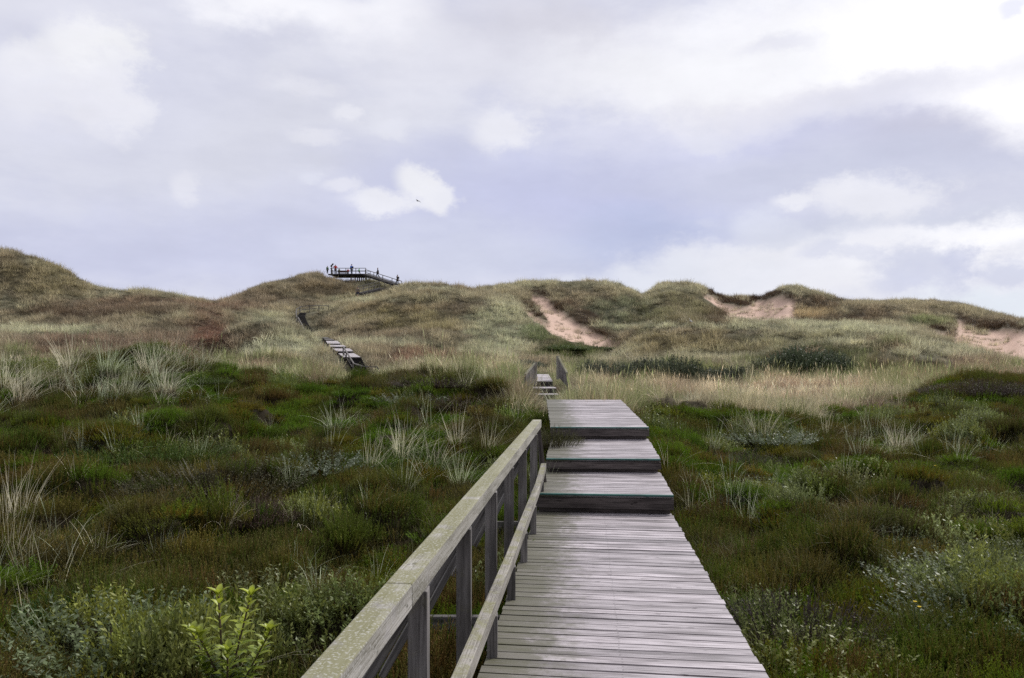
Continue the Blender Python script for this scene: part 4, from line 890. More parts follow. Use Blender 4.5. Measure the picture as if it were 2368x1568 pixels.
t_ = (P1(1590, 580, 139).x - q0.x) / (q1_.x - q0.x); p = q0.lerp(q1_, t_); person((p.x, p.y, p.z), R(95), 1.76, (.035, .035, .045), (.05, .055, .07), (.03, .025, .02), 'slim person in dark clothes walking down the ramp', 'walk')
t_ = (P1(2100, 745, 131).x - q0.x) / (q1_.x - q0.x); p = q0.lerp(q1_, min(t_, .99)); person((p.x, p.y, p.z - .15), R(60), 1.74, (.03, .03, .035), (.03, .03, .035), (.03, .025, .02), 'person with a dark backpack at the foot of the ramp', 'walk', pack=(.035, .035, .04))
p = P1(1000, 1130, 119); person((p.x, p.y, p.z), R(170), 1.74, (.20, .17, .14), (.03, .03, .06), (.10, .07, .05), 'walker in dark shorts and a khaki top on the dune below the lookout', 'walk', bare_legs=True)

# ------------------------------------------------------------------ birds
def lathe_mesh(name, pts, mat, seg=12):
    """pts: (x along, z, ry, rz) ellipses along x"""
    Vv = []; Ff = []
    for x_, z_, ry, rz_ in pts:
        for k in range(seg): t = 2 * math.pi * k / seg; Vv.append((x_, ry * math.cos(t), z_ + rz_ * math.sin(t)))
    for i in range(len(pts) - 1):
        for k in range(seg): Ff.append((i * seg + k, i * seg + (k + 1) % seg, (i + 1) * seg + (k + 1) % seg, (i + 1) * seg + k))
    return Vv, Ff
M_white = plain('gull_feathers', (.75, .74, .74), .7, .08); M_dk = plain('dark_feathers', (.03, .03, .035), .7, .2)
Vv, Ff = lathe_mesh('b', [(-.26, 0, .002, .002), (-.20, 0, .03, .012), (-.10, 0, .05, .045), (.03, .005, .065, .06), (.12, .012, .05, .05), (.18, .02, .035, .035), (.22, .018, .012, .012), (.25, .015, .002, .002)], None)
for s in (-1, 1):
    b = len(Vv); 
    for i, (yy, xx, cw, zz) in enumerate(((.04, .03, .16, .02), (.22, .06, .13, .10), (.40, .0, .08, .06), (.55, -.10, .02, .0))):
        Vv += [(xx + cw / 2, s * yy, zz + .008), (xx - cw / 2, s * yy, zz + .008), (xx - cw / 2, s * yy, zz - .008), (xx + cw / 2, s * yy, zz - .008)]
    for i in range(3):
        for k in range(4): Ff.append((b + 4 * i + k, b + 4 * i + (k + 1) % 4, b + 4 * (i + 1) + (k + 1) % 4, b + 4 * (i + 1) + k))
    Ff.append((b + 12, b + 13, b + 14, b + 15))
me = bpy.data.meshes.new('bird'); me.from_pydata(Vv, [], Ff); me.materials.append(M_dk)
o = link('bird', me); o.location = P(966, 465, 82); o.rotation_euler = (R(8), R(-6), R(150)); o.scale = (.8,) * 3
tag(o, 'dark bird in flight in front of a small white cloud', 'bird')
g = on_ray(1597, 752, 60, 130, .35)
gp = Vector((g.x, g.y, g.z + .55)) if g else P(1597, 752, 80)
gu = empty('gull', gp, 'white gull perched in the grass on the rounded dune', 'bird', rz=R(200))
Vv, Ff = lathe_mesh('g', [(-.26, .10, .005, .005), (-.16, .13, .035, .03), (-.04, .16, .075, .075), (.06, .20, .075, .085), (.11, .29, .05, .06), (.14, .37, .045, .05), (.19, .37, .03, .03), (.205, .365, .005, .005)], None)
me = bpy.data.meshes.new('body'); me.from_pydata(Vv, [], Ff); me.materials.append(M_white)
for q in me.polygons: q.use_smooth = True
link('body', me, gu)
m = MB(); m.beam((.19, 0, .365), (.25, 0, .35), .018, .018); m.build('beak', plain('beak', (.5, .3, .05)), gu)
for s in (-.03, .03): m = MB(); m.beam((0, s, -.1), (0, s, .12), .014, .014, (0, 1, 0)); m.build('leg', plain('gull_leg', (.4, .2, .15)), gu)

# ------------------------------------------------------------------ single plants one can point at
MI_heather = veg('heather_bush_leaves', (.028, .018, .014), inst=False, tipmix=((.13, .092, .066), .6), transl=.2)
MI_crow = veg('green_cushion_leaves', (.020, .022, .008), inst=False, transl=.3, tipmix=((.09, .10, .02), .5))
MI_willow = veg('willow_bush_leaves', (.045, .040, .020), inst=False, transl=.3, lowh=.3, rough=.45, spec=.3)
MI_thicket = veg('thicket_leaves', (.03, .035, .018), inst=False, transl=.25, lowh=.3)
MI_marram = veg('tussock_blades', (.30, .26, .15), inst=False, transl=.35, lowh=.3)
bush_me = {'h': [pmesh('heather_bush', sprigs(520, .5, .28, .50, 16, .016, .006, 800 + i, out=.8, dome=.55), MI_heather) for i in range(2)],
           'c': [pmesh('crowberry_cushion', sprigs(560, .5, .22, .38, 15, .018, .006, 810 + i, out=.9, dome=.5), MI_crow) for i in range(2)],
           'w': [pmesh('willow_bush', sprigs(200, .5, .32, .62, 15, .040, .017, 820 + i, out=.7, dome=.4), MI_willow) for i in range(2)],
           'H': [pmesh('heather_bush', sprigs(1500, 1.5, .34, .62, 14, .030, .011, 840, out=.9, dome=.55), MI_heather)], 'C': [pmesh('crowberry_cushion', sprigs(1500, 1.5, .30, .50, 14, .030, .011, 841, out=.9, dome=.5), MI_crow)],
           't': [pmesh('thicket_bush', sprigs(620, 1.0, .70, 1.30, 26, .075, .040, 830 + i, out=.75, dome=.62, stemw=.010), MI_thicket) for i in range(3)]}
BN = {'h': ('heather_bush', 'heather bush'), 'c': ('crowberry_cushion', 'low shrub'), 'w': ('creeping_willow_bush', 'willow bush'), 't': ('thicket_bush', 'bush')}
BUSH = [('h', 1850, 1470, .62, 1.0, (.040, .028, .030), 'rounded dark purple brown heather bush near the bottom edge of the boardwalk side'),
        ('h', 1300, 990, .72, 1.1, (.060, .062, .022), 'brownish green heather cushion growing over the edge of the middle step'),
        ('h', 1930, 1025, .9, 1.1, (.085, .070, .022), 'olive brown dome shaped heather bush behind the pale tussocks'),
        ('h', 2270, 905, 1.7, .9, (.050, .038, .034), 'broad dark heather bush on the rise in front of the dry grass'),
        ('h', 900, 890, 1.2, .6, (.066, .058, .026), 'dark purple brown heather bush on the crest beside the stairway foot'),
        ('h', 1060, 935, 1.1, .7, (.066, .050, .032), 'purple brown heather bush left of the top deck'),
        ('h', 1020, 888, 1.1, .6, (.060, .045, .040), 'small brown heather bush at the crest near the pale grass'),
        ('h', 500, 1120, 1.1, .9, (.062, .060, .030), 'grey brown heather bush on the slope below the green hummock'),
        ('h', 1735, 1080, .55, 1.0, (.058, .046, .042), 'small purple heather bush beside the second step among pale grass'),
        ('h', 590, 1185, .5, .9, (.085, .058, .045), 'small reddish heather bush among thin grass stalks'),
        ('h', 2060, 872, 1.6, .7, (.070, .050, .030), 'reddish brown heather mound beyond the pale grass, nearer the big dark bush'), ('h', 2160, 876, 1.6, .6, (.078, .050, .034), 'reddish brown heather mound beyond the pale grass, on the outer side'),
        ('c', 350, 1040, 1.3, .7, (.050, .085, .014), 'bright green crowberry hummock crowned with pale tussocks'),
        ('c', 400, 880, 1.4, .7, (.055, .080, .018), 'large dark green cushion on the crest of the near hummock'),
        ('c', 180, 1400, .45, .9, (.035, .085, .020), 'small vivid green cushion among grey willow shoots'),
        ('c', 900, 1060, 1.3, .8, (.060, .095, .020), 'green cushion below the pale tussocks beside the railing'),
        ('w', 2200, 1340, .75, .65, (.22, .25, .17), 'pale grey green willow bush in the dark heather'),
        ('w', 2330, 1290, .6, .65, (.20, .22, .13), 'grey green willow bush at the picture border above the paler one'),
        ('w', 2240, 1430, .65, .6, (.18, .22, .15), 'grey willow bush in front of the pale one'),
        ('w', 1960, 1130, .60, 1.1, (.21, .22, .09), 'yellowish green willow bush standing up behind brown heather'),
        ('w', 1810, 1130, .7, .6, (.20, .23, .15), 'low pale willow bush beside the yellowish one'),
        ('w', 2060, 1265, .42, .8, (.19, .22, .14), 'small grey willow shoots alone in brown heather'),
        ('w', 740, 1075, .9, .6, (.16, .19, .13), 'blue grey willow bush on the slope between two green patches'),
        ('w', 950, 925, 1.0, .55, (.19, .21, .15), 'silvery willow bush below the crest heather'),
        ('w', 1760, 1450, .55, .9, (.17, .20, .07), 'fresh green willow bush against the boardwalk edge'),
        ('w', 1880, 1540, .7, .7, (.20, .22, .07), 'yellow green willow bush at the bottom corner by the boardwalk'),
        ('w', 620, 1390, .8, .7, (.17, .19, .075), 'olive green willow bush behind the bright sapling'),
        ('w', 230, 1480, .85, .7, (.16, .20, .10), 'dense grey green willow bush near the bottom corner below the stalks'),
        ('w', 1780, 1015, .9, .6, (.19, .23, .15), 'silver green willow bush under the pale tussocks by the third step')]
TH = [(1850, 862, 1.75, 1.5, (.058, .075, .042), 'largest dark green bush in front of the rounded dune'), (1785, 868, 1.35, 1.05, (.070, .080, .045), 'dark bush leaning against the largest bush'), (1910, 862, 1.35, 1.05, (.062, .078, .048), 'bluish dark bush on the outer flank of the largest bush'),
      (1500, 880, 1.2, .98, (.058, .066, .044), 'low dark thicket in the middle of the hedge like row'), (1430, 878, 1.15, .95, (.060, .070, .046), 'low dark thicket next to the wing railing end of the row'), (1570, 884, 1.2, 1.0, (.055, .066, .040), 'low dark thicket where the row is densest'),
      (1650, 886, 1.15, .85, (.060, .070, .046), 'low grey green thicket between the row and the dry grass'), (1370, 874, .9, .9, (.064, .072, .052), 'small dark thicket just behind the taller wing railing'),
      (1700, 888, 1.0, .8, (.058, .066, .044), 'last low dark thicket of the row beside the pale grass'), (1215, 852, 1.1, .6, (.085, .098, .070), 'small grey green bush behind the lower wing railing'), (1170, 850, .8, .35, (.090, .10, .075), 'tiny grey bush in the pale grass before the dune'), (1300, 810, 2.2, .45, (.072, .098, .030), 'bright green scrub in the hollow below the sand chute'), (1370, 808, 2.0, .4, (.070, .092, .032), 'darker green scrub at the foot of the sand chute')]
for kd, x, y, r, hs, colr, lab in BUSH:
    g = on_ray(x, y, 3, 70, .10)
    if g is None: continue
    if x == 1300: g = Vector((.64, 12.66, -1.21)); r = .44; hs = .92
    o = link(BN[kd][0], random.choice(bush_me[kd.upper() if r > 1.15 and kd in 'hc' else kd])); o.location = g
    o.scale = (r / .5, r / .5, (.55 + .45 * min(r, 2)) * hs / .85) if not (r > 1.15 and kd in 'hc') else (r / 1.5, r / 1.5, hs)
    o.rotation_euler.z = random.uniform(0, 6.3); o.color = (*[(1.05 if kd == 'w' else 1.5) * q for q in colr], 1)
    if kd == 'w': o.scale = (r / .5 * .8, r / .5 * .8, (.6 + .4 * min(r, 1.2)) * hs)
    tag(o, lab, BN[kd][1], {'h': 'heather bushes', 'c': 'green cushions', 'w': 'willow bushes', 't': ''}[kd])
for x, y, r, hs, colr, lab in TH:
    g = on_ray(x, y, 30, 130, .1)
    if g is None: continue
    o = link('thicket_bush', random.choice(bush_me['t'])); o.location = g; o.scale = (r, r, hs * 1.25); o.rotation_euler.z = random.uniform(0, 6.3); o.color = (*[1.55 * q for q in colr], 1); o.scale.z *= random.uniform(.75, 1.15); tag(o, lab, 'bush', 'dark bushes in front of the dunes')
# tussocks
TUS = [pmesh('marram_tussock', blades(n_, .15, .38, 1.0, w_, 5, ln_, 900 + i, bias=(.55, .1), curl=cu), MI_marram) for i, (n_, w_, ln_, cu) in enumerate([(34, .0085, .28, 1.1), (28, .0085, .45, 1.45), (46, .0085, .26, 1.0), (14, .009, .5, 1.5), (76, .009, .34, 1.2)])]
TL = {}
def tus(x, y, hpx, var, label, group, tone=1.0):
    g = on_ray(x, y, 3, 45, .12)
    if g is None or bool(on_path(np.array([g.x]), np.array([g.y]), .03)[0]): return
    h = hpx / F * g.y; s = h / .80
    o = link('marram_tussock', TUS[var]); o.location = g; sx = max(.6, s) * (1 + .35 * min(1, max(0, (g.y - 8) / 16))); o.scale = (sx, sx, s); o.rotation_euler = (random.gauss(0, .1), random.gauss(0, .1), random.gauss(.1, .6))
    tone *= random.uniform(.75, 1.1); c = np.array(random.choice([(.74, .71, .50), (.66, .70, .48), (.80, .74, .55), (.60, .66, .45)])) * tone; o.color = (*c, 1)
    tag(o, label, 'grass tussock', group)
SINGLE = [(45, 1180, 165, 2, 'tall dense pale tussock at the picture border halfway down the heath'), (135, 1370, 215, 3, 'tallest pale stalks rising above the bottom willow bushes'), (70, 1440, 150, 3, 'few bleached stalks leaning beside the tallest pale stalks'),
          (270, 1040, 90, 1, 'thin pale tussock fanning out on the green hummock'), (155, 1030, 70, 1, 'drooping tussock at the brown foot of the green hummock'), (465, 1012, 70, 1, 'short pale tussock at the outer end of the green hummock'),
          (525, 1200, 90, 1, 'tussock of spread green grey blades beside the small reddish heather'), (465, 1240, 110, 3, 'two bare pale stalks standing in brown heather'), (630, 1195, 70, 3, 'sparse curved blades above the brown heather slope'),
          (735, 1345, 110, 1, 'white bleached tussock bent sideways behind the sapling'), (690, 1310, 100, 3, 'grey green blades arching behind the bleached tussock'), (790, 1200, 100, 1, 'sprawling pale tussock in the middle of the heath slope'),
          (860, 1070, 110, 0, 'upright grey tussock above the green cushion'), (1010, 1075, 120, 1, 'long arching pale tussock nearest the railing posts'), (1130, 1025, 85, 0, 'pale tussock close behind the end of the handrail'), (930, 1050, 100, 4, 'bushy silver tussock between the upright and the arching one'),
          (850, 1160, 90, 3, 'few curved blades halfway to the railing'), (1690, 1105, 90, 1, 'loose pale tussock close to the lowest step'), (1545, 1075, 80, 3, 'few thin blades against the middle step'), (1760, 1015, 85, 4, 'dense white tussock behind the second step'),
          (1650, 1030, 75, 0, 'pale tussock next to the top step'), (2080, 1035, 80, 4, 'silvery tussock beyond the olive heather dome'), (1965, 1120, 85, 3, 'arching blades before the yellowish willow bush'), (1850, 1115, 80, 3, 'thin blades beside the low pale willow'),
          (2270, 1045, 60, 0, 'pale tussock by the picture border above the brown heather'), (535, 1530, 150, 3, 'long green blades bending over the foot of the sapling'), (330, 1480, 120, 3, 'single bent straw stalks between willow shoots and sapling'), (880, 1320, 90, 3, 'dark green arching blades beside the railing brace')]
for a in SINGLE: tus(*a[:4], a[4], 'single pale tussocks in the heath')
for cx, cy, sx_, sy_, n_, hp, lab in [(170, 905, 160, 22, 60, 74, 'pale tussocks massed on the crest of the near hummock'), (380, 845, 75, 10, 20, 60, 'tufts on the very top of the near hummock'), (60, 860, 90, 14, 9, 50, 'tufts on the shoulder of the near hummock'), (1215, 905, 28, 14, 14, 50, 'tufts crowding the second boardwalk steps'),
                             (1190, 965, 35, 22, 8, 60, 'tufts between crest heather and top deck'), (1500, 915, 60, 8, 10, 40, 'pale tufts at the far corner of the top deck'), (960, 1040, 110, 35, 15, 90, 'loose pale tufts in the green patch near the railing'), (1800, 1020, 130, 24, 15, 68, 'loose pale tufts in the silver green willow'),
                             (2110, 1025, 130, 18, 14, 62, 'loose pale tufts across the slope beyond the dome'), (600, 1080, 330, 120, 26, 82, 'thin scattered tufts on the open heath slope'), (2050, 1150, 230, 60, 15, 62, 'thin scattered tufts in the brown heath'), (1650, 1120, 60, 50, 9, 75, 'wiry tufts along the edge of the steps'),
                             (120, 1300, 110, 70, 8, 130, 'tall thin stalks around the tallest pale tussock')]:
    for k in range(n_): tus(random.gauss(cx, sx_), random.gauss(cy, sy_), hp * random.uniform(.7, 1.25), random.choice([0, 1, 3, 1, 0, 4 if n_ > 20 else 3]), lab, lab, random.uniform(.8, 1.1))

# ------------------------------------------------------------------ bright sapling at the bottom
sx0 = P(525, 1560, 4.55); sb = Vector((sx0.x, 4.55, gz(sx0.x, 4.55)))
sap = empty('sapling', sb, 'bright yellow green leafy sapling growing in the near willow scrub', 'sapling')
M_leaf = bpy.data.materials.new('sapling_leaf'); M_leaf.use_nodes = True; nt = M_leaf.node_tree; bs = nt.nodes['Principled BSDF']; out = nt.nodes['Material Output']
hh = N(nt, 'ShaderNodeAttribute', attribute_name='h').outputs['Fac']; rn = N(nt, 'ShaderNodeAttribute', attribute_name='rnd').outputs['Fac']
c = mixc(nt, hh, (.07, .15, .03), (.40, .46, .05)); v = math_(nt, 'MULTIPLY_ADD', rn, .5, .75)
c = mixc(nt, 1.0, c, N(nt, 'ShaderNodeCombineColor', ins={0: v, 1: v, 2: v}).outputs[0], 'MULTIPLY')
nt.links.new(c, bs.inputs['Base Color']); bs.inputs['Roughness'].default_value = .42
tr = N(nt, 'ShaderNodeBsdfTranslucent'); nt.links.new(c, tr.inputs[0]); mx = N(nt, 'ShaderNodeMixShader', ins={0: .4}); nt.links.new(bs.outputs[0], mx.inputs[1]); nt.links.new(tr.outputs[0], mx.inputs[2]); nt.links.new(mx.outputs[0], out.inputs[0])
M_twig = plain('sapling_twig', (.10, .07, .04))
gs = np.random.default_rng(5); LV, LF, LH, LR = [], [], [], []
def leaf(p, d, L, W, h_):
    d = np.array(d) / np.linalg.norm(d); s = np.cross(d, [0, 0, 1.0]); s /= np.linalg.norm(s) + 1e-6; n_ = np.cross(s, d); r_ = gs.random(); b = len(LV)
    prof = [(0, .10), (.15, .55), (.40, 1.0), (.70, .75), (1.0, .03)]
    for t, w in prof:
        c_ = np.array(p) + d * L * t - np.array([0, 0, 1]) * L * .28 * t * t
        LV.extend([c_ - s * W / 2 * w + n_ * W * .22 * w, c_, c_ + s * W / 2 * w + n_ * W * .22 * w]); LH.extend([h_] * 3); LR.extend([r_] * 3)
    for i in range(4):
        for j in range(2): LF.append([b + 3 * i + j, b + 3 * i + j + 1, b + 3 * i + j + 4, b + 3 * i + j + 3])
Hs = 1.02
stems = [((0, 0, 0), (-.04, -.02, .92), 1.0), ((-.01, 0, .28), (.12, .03, .90), .85), ((0, 0, .20), (.24, -.02, .70), .8), ((0, 0, .22), (-.20, .03, .68), .8), ((0, 0, .15), (.05, -.14, .62), .7), ((0, 0, .18), (.02, .18, .66), .7), ((0, 0, .30), (-.12, -.09, .70), .7), ((0, 0, .12), (.15, .10, .52), .6), ((0, 0, .10), (-.12, -.02, .50), .6)]
tw = MB()
for a, b, k in stems:
    a, b = np.array(a), np.array(b) * (1.05, 1.0, .95); tw.beam(a, b, .009, .009, (0, 1, 0.1)); n_ = 40
    for i in range(n_):
        t = .18 + .82 * i / (n_ - 1); p = a + (b - a) * t; an = i * 2.4 + k * 7; el = .25 + .9 * (t ** 3)
        leaf(p, (math.cos(an) * math.cos(el), math.sin(an) * math.cos(el), math.sin(el)),   .092 * gs.uniform(.7, 1.3), .037 * gs.uniform(.8, 1.2), np.clip((p[2] - .15) / .6 + gs.normal(0, .12), 0, 1))
    for i in range(4): leaf(b, (math.cos(i * 1.7), math.sin(i * 1.7), 1.1), .10, .036, np.clip((b[2] - .3) / .45, 0, 1))
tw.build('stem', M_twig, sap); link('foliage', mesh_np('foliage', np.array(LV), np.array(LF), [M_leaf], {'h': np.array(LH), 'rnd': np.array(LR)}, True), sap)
# little yellow flowers
M_yel = plain('yellow_petals', (.80, .60, .03), .6, .1); M_gst = plain('flower_stalk', (.06, .09, .03))
for x, y, lab in [(2112, 1450, 'small yellow flower, upper of the two in the dark heath'), (2122, 1462, 'small yellow flower, lower of the two in the dark heath'), (2160, 1110, 'orange yellow flower in the grass below the silvery tussock'), (95, 1270, 'yellow flower spike beside the tall pale stalks'), (1720, 1062, 'yellow flower near the second step')]:
    g = on_ray(x, y, 3, 40, .12)
    if g is None: continue
    e = empty('yellow_flower', g, lab, 'flower', 'yellow flowers'); hz = .30
    m = MB(); m.beam((0, 0, 0), (.01, 0, hz), .004, .004, (0, 1, 0)); m.build('stalk', M_gst, e)
    m = MB()
    for k in range(6):
        a = k * math.pi / 3; m.beam((.01, 0, hz), (.01 + .013 * math.cos(a), .013 * math.sin(a), hz + .010), .009, .003)
    m.build('bloom', M_yel, e)

# ------------------------------------------------------------------ sky
w = bpy.data.worlds.new('World'); S.world = w; w.use_nodes = True; nt = w.node_tree
for n_ in list(nt.nodes): nt.nodes.remove(n_)
wo = N(nt, 'ShaderNodeOutputWorld'); tc = N(nt, 'ShaderNodeTexCoord'); dirv = tc.outputs['Generated']
sep = N(nt, 'ShaderNodeSeparateXYZ', ins={0: dirv})
SUN_AZ, SUN_EL = 48, 42
sky = N(nt, 'ShaderNodeTexSky', sky_type='NISHITA'); sky.sun_disc = False; sky.sun_elevation = R(SUN_EL); sky.sun_rotation = R(SUN_AZ)
uu = math_(nt, 'ARCTAN2', sep.outputs[0], sep.outputs[1]); ve = math_(nt, 'ARCSINE', sep.outputs[2])
def noise3(scale, detail, rough=.55, stretch=2.2):
    mp = nt.nodes.new('ShaderNodeVectorMath'); mp.operation = 'MULTIPLY'; nt.links.new(dirv, mp.inputs[0]); mp.inputs[1].default_value = (1, 1, stretch)
    return N(nt, 'ShaderNodeTexNoise', ins={'Vector': mp.outputs[0], 'Scale': scale, 'Detail': detail, 'Roughness': rough})
nA = noise3(4.5, 7, .55); nB = noise3(17, 9, .66, 1.5); nC = noise3(9, 6, .55, 3.0)
uv = N(nt, 'ShaderNodeCombineXYZ', ins={0: uu, 1: ve})
def warp(nz, amt):
    v1 = nt.nodes.new('ShaderNodeVectorMath'); v1.operation = 'SUBTRACT'; nt.links.new(nz.outputs['Color'], v1.inputs[0]); v1.inputs[1].default_value = (.5, .5, .5)
    v2 = nt.nodes.new('ShaderNodeVectorMath'); v2.operation = 'SCALE'; nt.links.new(v1.outputs[0], v2.inputs[0]); v2.inputs['Scale'].default_value = amt
    return v2.outputs[0]
def vadd(a, b):
    v_ = nt.nodes.new('ShaderNodeVectorMath'); v_.operation = 'ADD'; nt.links.new(a, v_.inputs[0]); nt.links.new(b, v_.inputs[1]); return v_.outputs[0]
pw = vadd(vadd(uv.outputs[0], warp(nA, .10)), warp(nB, .05))      # for wide soft banks
pc = vadd(vadd(uv.outputs[0], warp(nA, .03)), warp(nB, .045))     # for puffs
def sky_uv(x, y):
    a = math.atan((x - CX) / F); return a, math.atan((HY - y) / F * math.cos(a))
def blob(col, pos, x, y, rx, ry, colr, s, soft=(1.4, .15), rot=0, edge=0.0):
    a, e = sky_uv(x, y)
    m = N(nt, 'ShaderNodeMapping', vector_type='TEXTURE'); nt.links.new(pos, m.inputs[0]); m.inputs['Location'].default_value = (a, e, 0); m.inputs['Rotation'].default_value = (0, 0, R(rot)); m.inputs['Scale'].default_value = (rx / F, ry / F, 1)
    ln = nt.nodes.new('ShaderNodeVectorMath'); ln.operation = 'LENGTH'; nt.links.new(m.outputs[0], ln.inputs[0]); d = ln.outputs['Value']
    if edge: d = math_(nt, 'ADD', d, math_(nt, 'MULTIPLY', math_(nt, 'SUBTRACT', nB.outputs['Fac'], .5), edge))
    f = ramp(nt, d, soft)
    return mixc(nt, math_(nt, 'MULTIPLY', f, s), col, colr)
LAV = lin(205, 208, 234); LAVD = lin(201, 204, 234); GREY = lin(222, 223, 234); PAL = lin(231, 231, 241); WHT = (1.12, 1.11, 1.13); OFF = lin(240, 240, 248)
base = mixc(nt, ramp(nt, nC.outputs['Fac'], (.35, .65)), tuple(lin(214, 216, 236)), tuple(lin(228, 229, 241)))
SKYB = [  # soft banks: x, y, rx, ry, colour, strength, rotation
    (300, 560, 700, 130, LAV, .75, 0), (250, 330, 520, 170, GREY, .6, 0), (700, 300, 450, 200, GREY, .7, 0), (650, 540, 500, 120, LAV, .5, 5), (1050, 420, 380, 120, LAV, .8, 0), (1250, 560, 400, 130, LAVD, .6, 0), (1420, 470, 420, 120, LAVD, 1.0, 0), (1480, 560, 260, 70, lin(186, 194, 226), .8, 10), (1050, 600, 400, 80, lin(214, 218, 236), .6, 0),
    (1900, 300, 620, 75, LAVD, .85, -4), (2250, 310, 330, 80, lin(206, 206, 224), .9, -6), (2000, 400, 600, 55, lin(204, 207, 228), .8, 0), (2250, 470, 300, 60, lin(212, 214, 232), .7, 0), (2100, 520, 420, 35, lin(206, 210, 228), .7, -4),
    (400, 70, 600, 140, PAL, .25, 0), (200, 200, 330, 200, lin(216, 218, 237), .6, 0), (560, 20, 160, 50, WHT, .6, 0), (800, 55, 260, 60, WHT, .55, 0), (950, 30, 90, 60, WHT, .5, 0), (1000, 120, 200, 90, PAL, .7, 0), (1280, 80, 280, 110, lin(222, 221, 232), .95, -8), (1350, 190, 420, 70, PAL, .8, -8), (120, 30, 250, 80, PAL, .5, 0),
    (2050, 70, 620, 150, WHT, 1.0, 4), (1700, 150, 420, 90, (.96, .96, 1.0), .9, 0), (2300, 190, 300, 90, WHT, 1.0, -25), (1800, 225, 240, 45, lin(236, 234, 242), .7, 0), (2060, 215, 180, 45, lin(232, 231, 241), .6, 0), (1800, 95, 90, 22, lin(236, 236, 247), .8, 0),
    (1900, 240, 480, 50, lin(226, 226, 240), .6, 3), (2050, 620, 560, 80, OFF, 1.0, 0), (1650, 620, 300, 60, lin(232, 234, 244), .9, 8), (2280, 560, 260, 40, WHT, .8, 4), (1900, 585, 300, 30, OFF, .8, 0), (1450, 650, 220, 40, lin(228, 231, 243), .8, 10), (2330, 700, 200, 40, lin(228, 236, 246), .7, 0)]
c = base
for x, y, rx, ry, colr, s, rot in SKYB: c = blob(c, pw, x, y, rx, ry, tuple(colr), s, rot=rot)
PUFF = [  # cumulus puffs
    (215, 150, 95, 100, lin(250, 250, 253), 1.0, 0), (265, 235, 85, 70, lin(242, 242, 249), .9, -30), (165, 95, 50, 40, lin(246, 246, 251), .9, 0), (60, 165, 50, 40, lin(244, 244, 250), .9, 0), (250, 210, 90, 70, lin(238, 238, 247), .8, 0), (70, 195, 85, 70, lin(240, 240, 247), .8, 0), (110, 250, 150, 70, lin(233, 233, 244), .6, 0),
    (955, 425, 52, 40, lin(246, 246, 251), 1.0, -25), (1005, 465, 55, 32, lin(244, 244, 250), .95, -30), (870, 472, 82, 30, lin(243, 243, 250), .95, 0), (790, 430, 50, 22, lin(236, 236, 246), .8, 0), (715, 405, 26, 22, lin(228, 230, 243), .7, 0), (810, 262, 38, 18, lin(240, 240, 248), .8, 0), (905, 288, 48, 28, lin(233, 234, 244), .7, -15), (735, 315, 70, 18, lin(236, 236, 245), .7, 0), (430, 440, 32, 40, lin(236, 236, 245), .7, 30), (700, 205, 120, 20, lin(236, 236, 245), .6, 0),
    (1170, 300, 82, 58, lin(241, 241, 249), 1.0, -10), (1650, 325, 75, 35, lin(228, 229, 242), .85, -15), (2010, 460, 135, 48, lin(240, 240, 248), .95, -6), (1830, 465, 50, 24, lin(240, 240, 248), .95, 0), (1930, 440, 40, 34, lin(240, 240, 248), .8, 0), (1745, 512, 60, 34, lin(222, 225, 241), .9, 0), (1790, 540, 90, 30, lin(222, 225, 240), .7, 0), (1640, 515, 30, 22, lin(210, 213, 234), .6, 0),
    (1895, 578, 50, 22, lin(206, 210, 233), .5, 20), (1985, 592, 55, 18, lin(208, 212, 234), .45, -10), (2140, 625, 110, 55, lin(204, 208, 231), .8, 0), (2230, 600, 45, 38, lin(200, 204, 230), .7, 0), (2070, 650, 60, 26, lin(212, 215, 236), .7, 0), (2330, 630, 55, 32, lin(206, 210, 232), .8, 0), (2340, 25, 30, 26, lin(228, 230, 248), .7, 0)]
for x, y, rx, ry, colr, s, rot in PUFF: c = blob(c, pc, x, y, rx * 1.2, ry * 1.2, tuple(colr), s * .92, soft=(1.06, .34), rot=rot, edge=1.5)
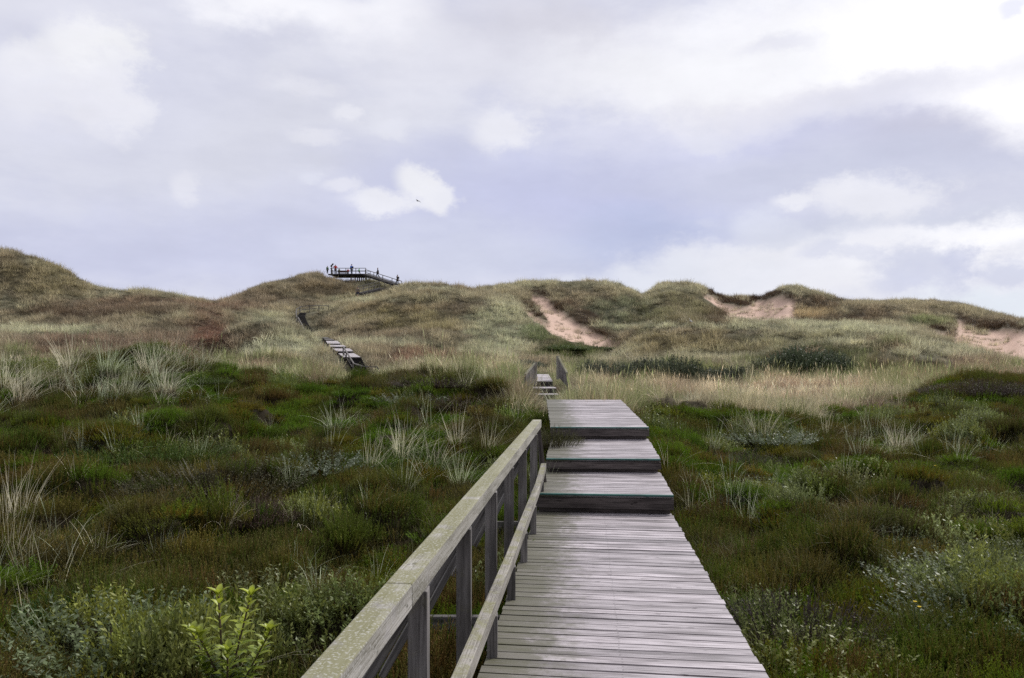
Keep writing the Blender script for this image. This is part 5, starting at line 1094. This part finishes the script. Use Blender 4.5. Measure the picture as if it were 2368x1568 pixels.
mo = math_(nt, 'MULTIPLY_ADD', math_(nt, 'SUBTRACT', nC.outputs['Fac'], .5), .16, math_(nt, 'MULTIPLY_ADD', math_(nt, 'SUBTRACT', nB.outputs['Fac'], .5), .10, 1.0))
c = mixc(nt, 1.0, c, N(nt, 'ShaderNodeCombineColor', ins={0: mo, 1: mo, 2: mo}).outputs[0], 'MULTIPLY')
# high overcast above, unseen sky behind the viewer darkened to strengthen the backlight
c = mixc(nt, ramp(nt, ve, (R(25), R(42))), c, (1.05, 1.03, 1.06))
c = mixc(nt, ramp(nt, sep.outputs[1], (.15, -.55)), c, (.42, .42, .47))
b1 = N(nt, 'ShaderNodeBackground', ins={'Color': sky.outputs[0], 'Strength': .08}); b2 = N(nt, 'ShaderNodeBackground', ins={'Color': c, 'Strength': 1.0})
mx = N(nt, 'ShaderNodeMixShader', ins={0: .94}); nt.links.new(b1.outputs[0], mx.inputs[1]); nt.links.new(b2.outputs[0], mx.inputs[2]); nt.links.new(mx.outputs[0], wo.inputs[0])

sl = bpy.data.lights.new('sun', 'SUN'); sl.energy = 3.2; sl.angle = R(10); sl.color = (1, .965, .92); so = bpy.data.objects.new('sun', sl); COL.objects.link(so)
dv = Vector((math.sin(R(SUN_AZ)) * math.cos(R(SUN_EL)), math.cos(R(SUN_AZ)) * math.cos(R(SUN_EL)), math.sin(R(SUN_EL))))
so.rotation_euler = dv.to_track_quat('Z', 'Y').to_euler()

S.view_settings.view_transform = 'Standard'; S.view_settings.look = 'None'; S.view_settings.gamma = 1; S.view_settings.exposure = 0; S.view_settings.use_curve_mapping = False
S.render.engine = 'CYCLES'; S.cycles.use_denoising = False; S.cycles.denoiser = 'OPENIMAGEDENOISE'; S.cycles.denoising_input_passes = 'RGB_ALBEDO_NORMAL'; S.cycles.denoising_prefilter = 'ACCURATE'; S.cycles.max_bounces = 4; S.cycles.diffuse_bounces = 3; S.cycles.glossy_bounces = 1; S.cycles.transmission_bounces = 2; w.cycles.sampling_method = 'NONE'; S.cycles.caustics_reflective = False; S.cycles.caustics_refractive = False
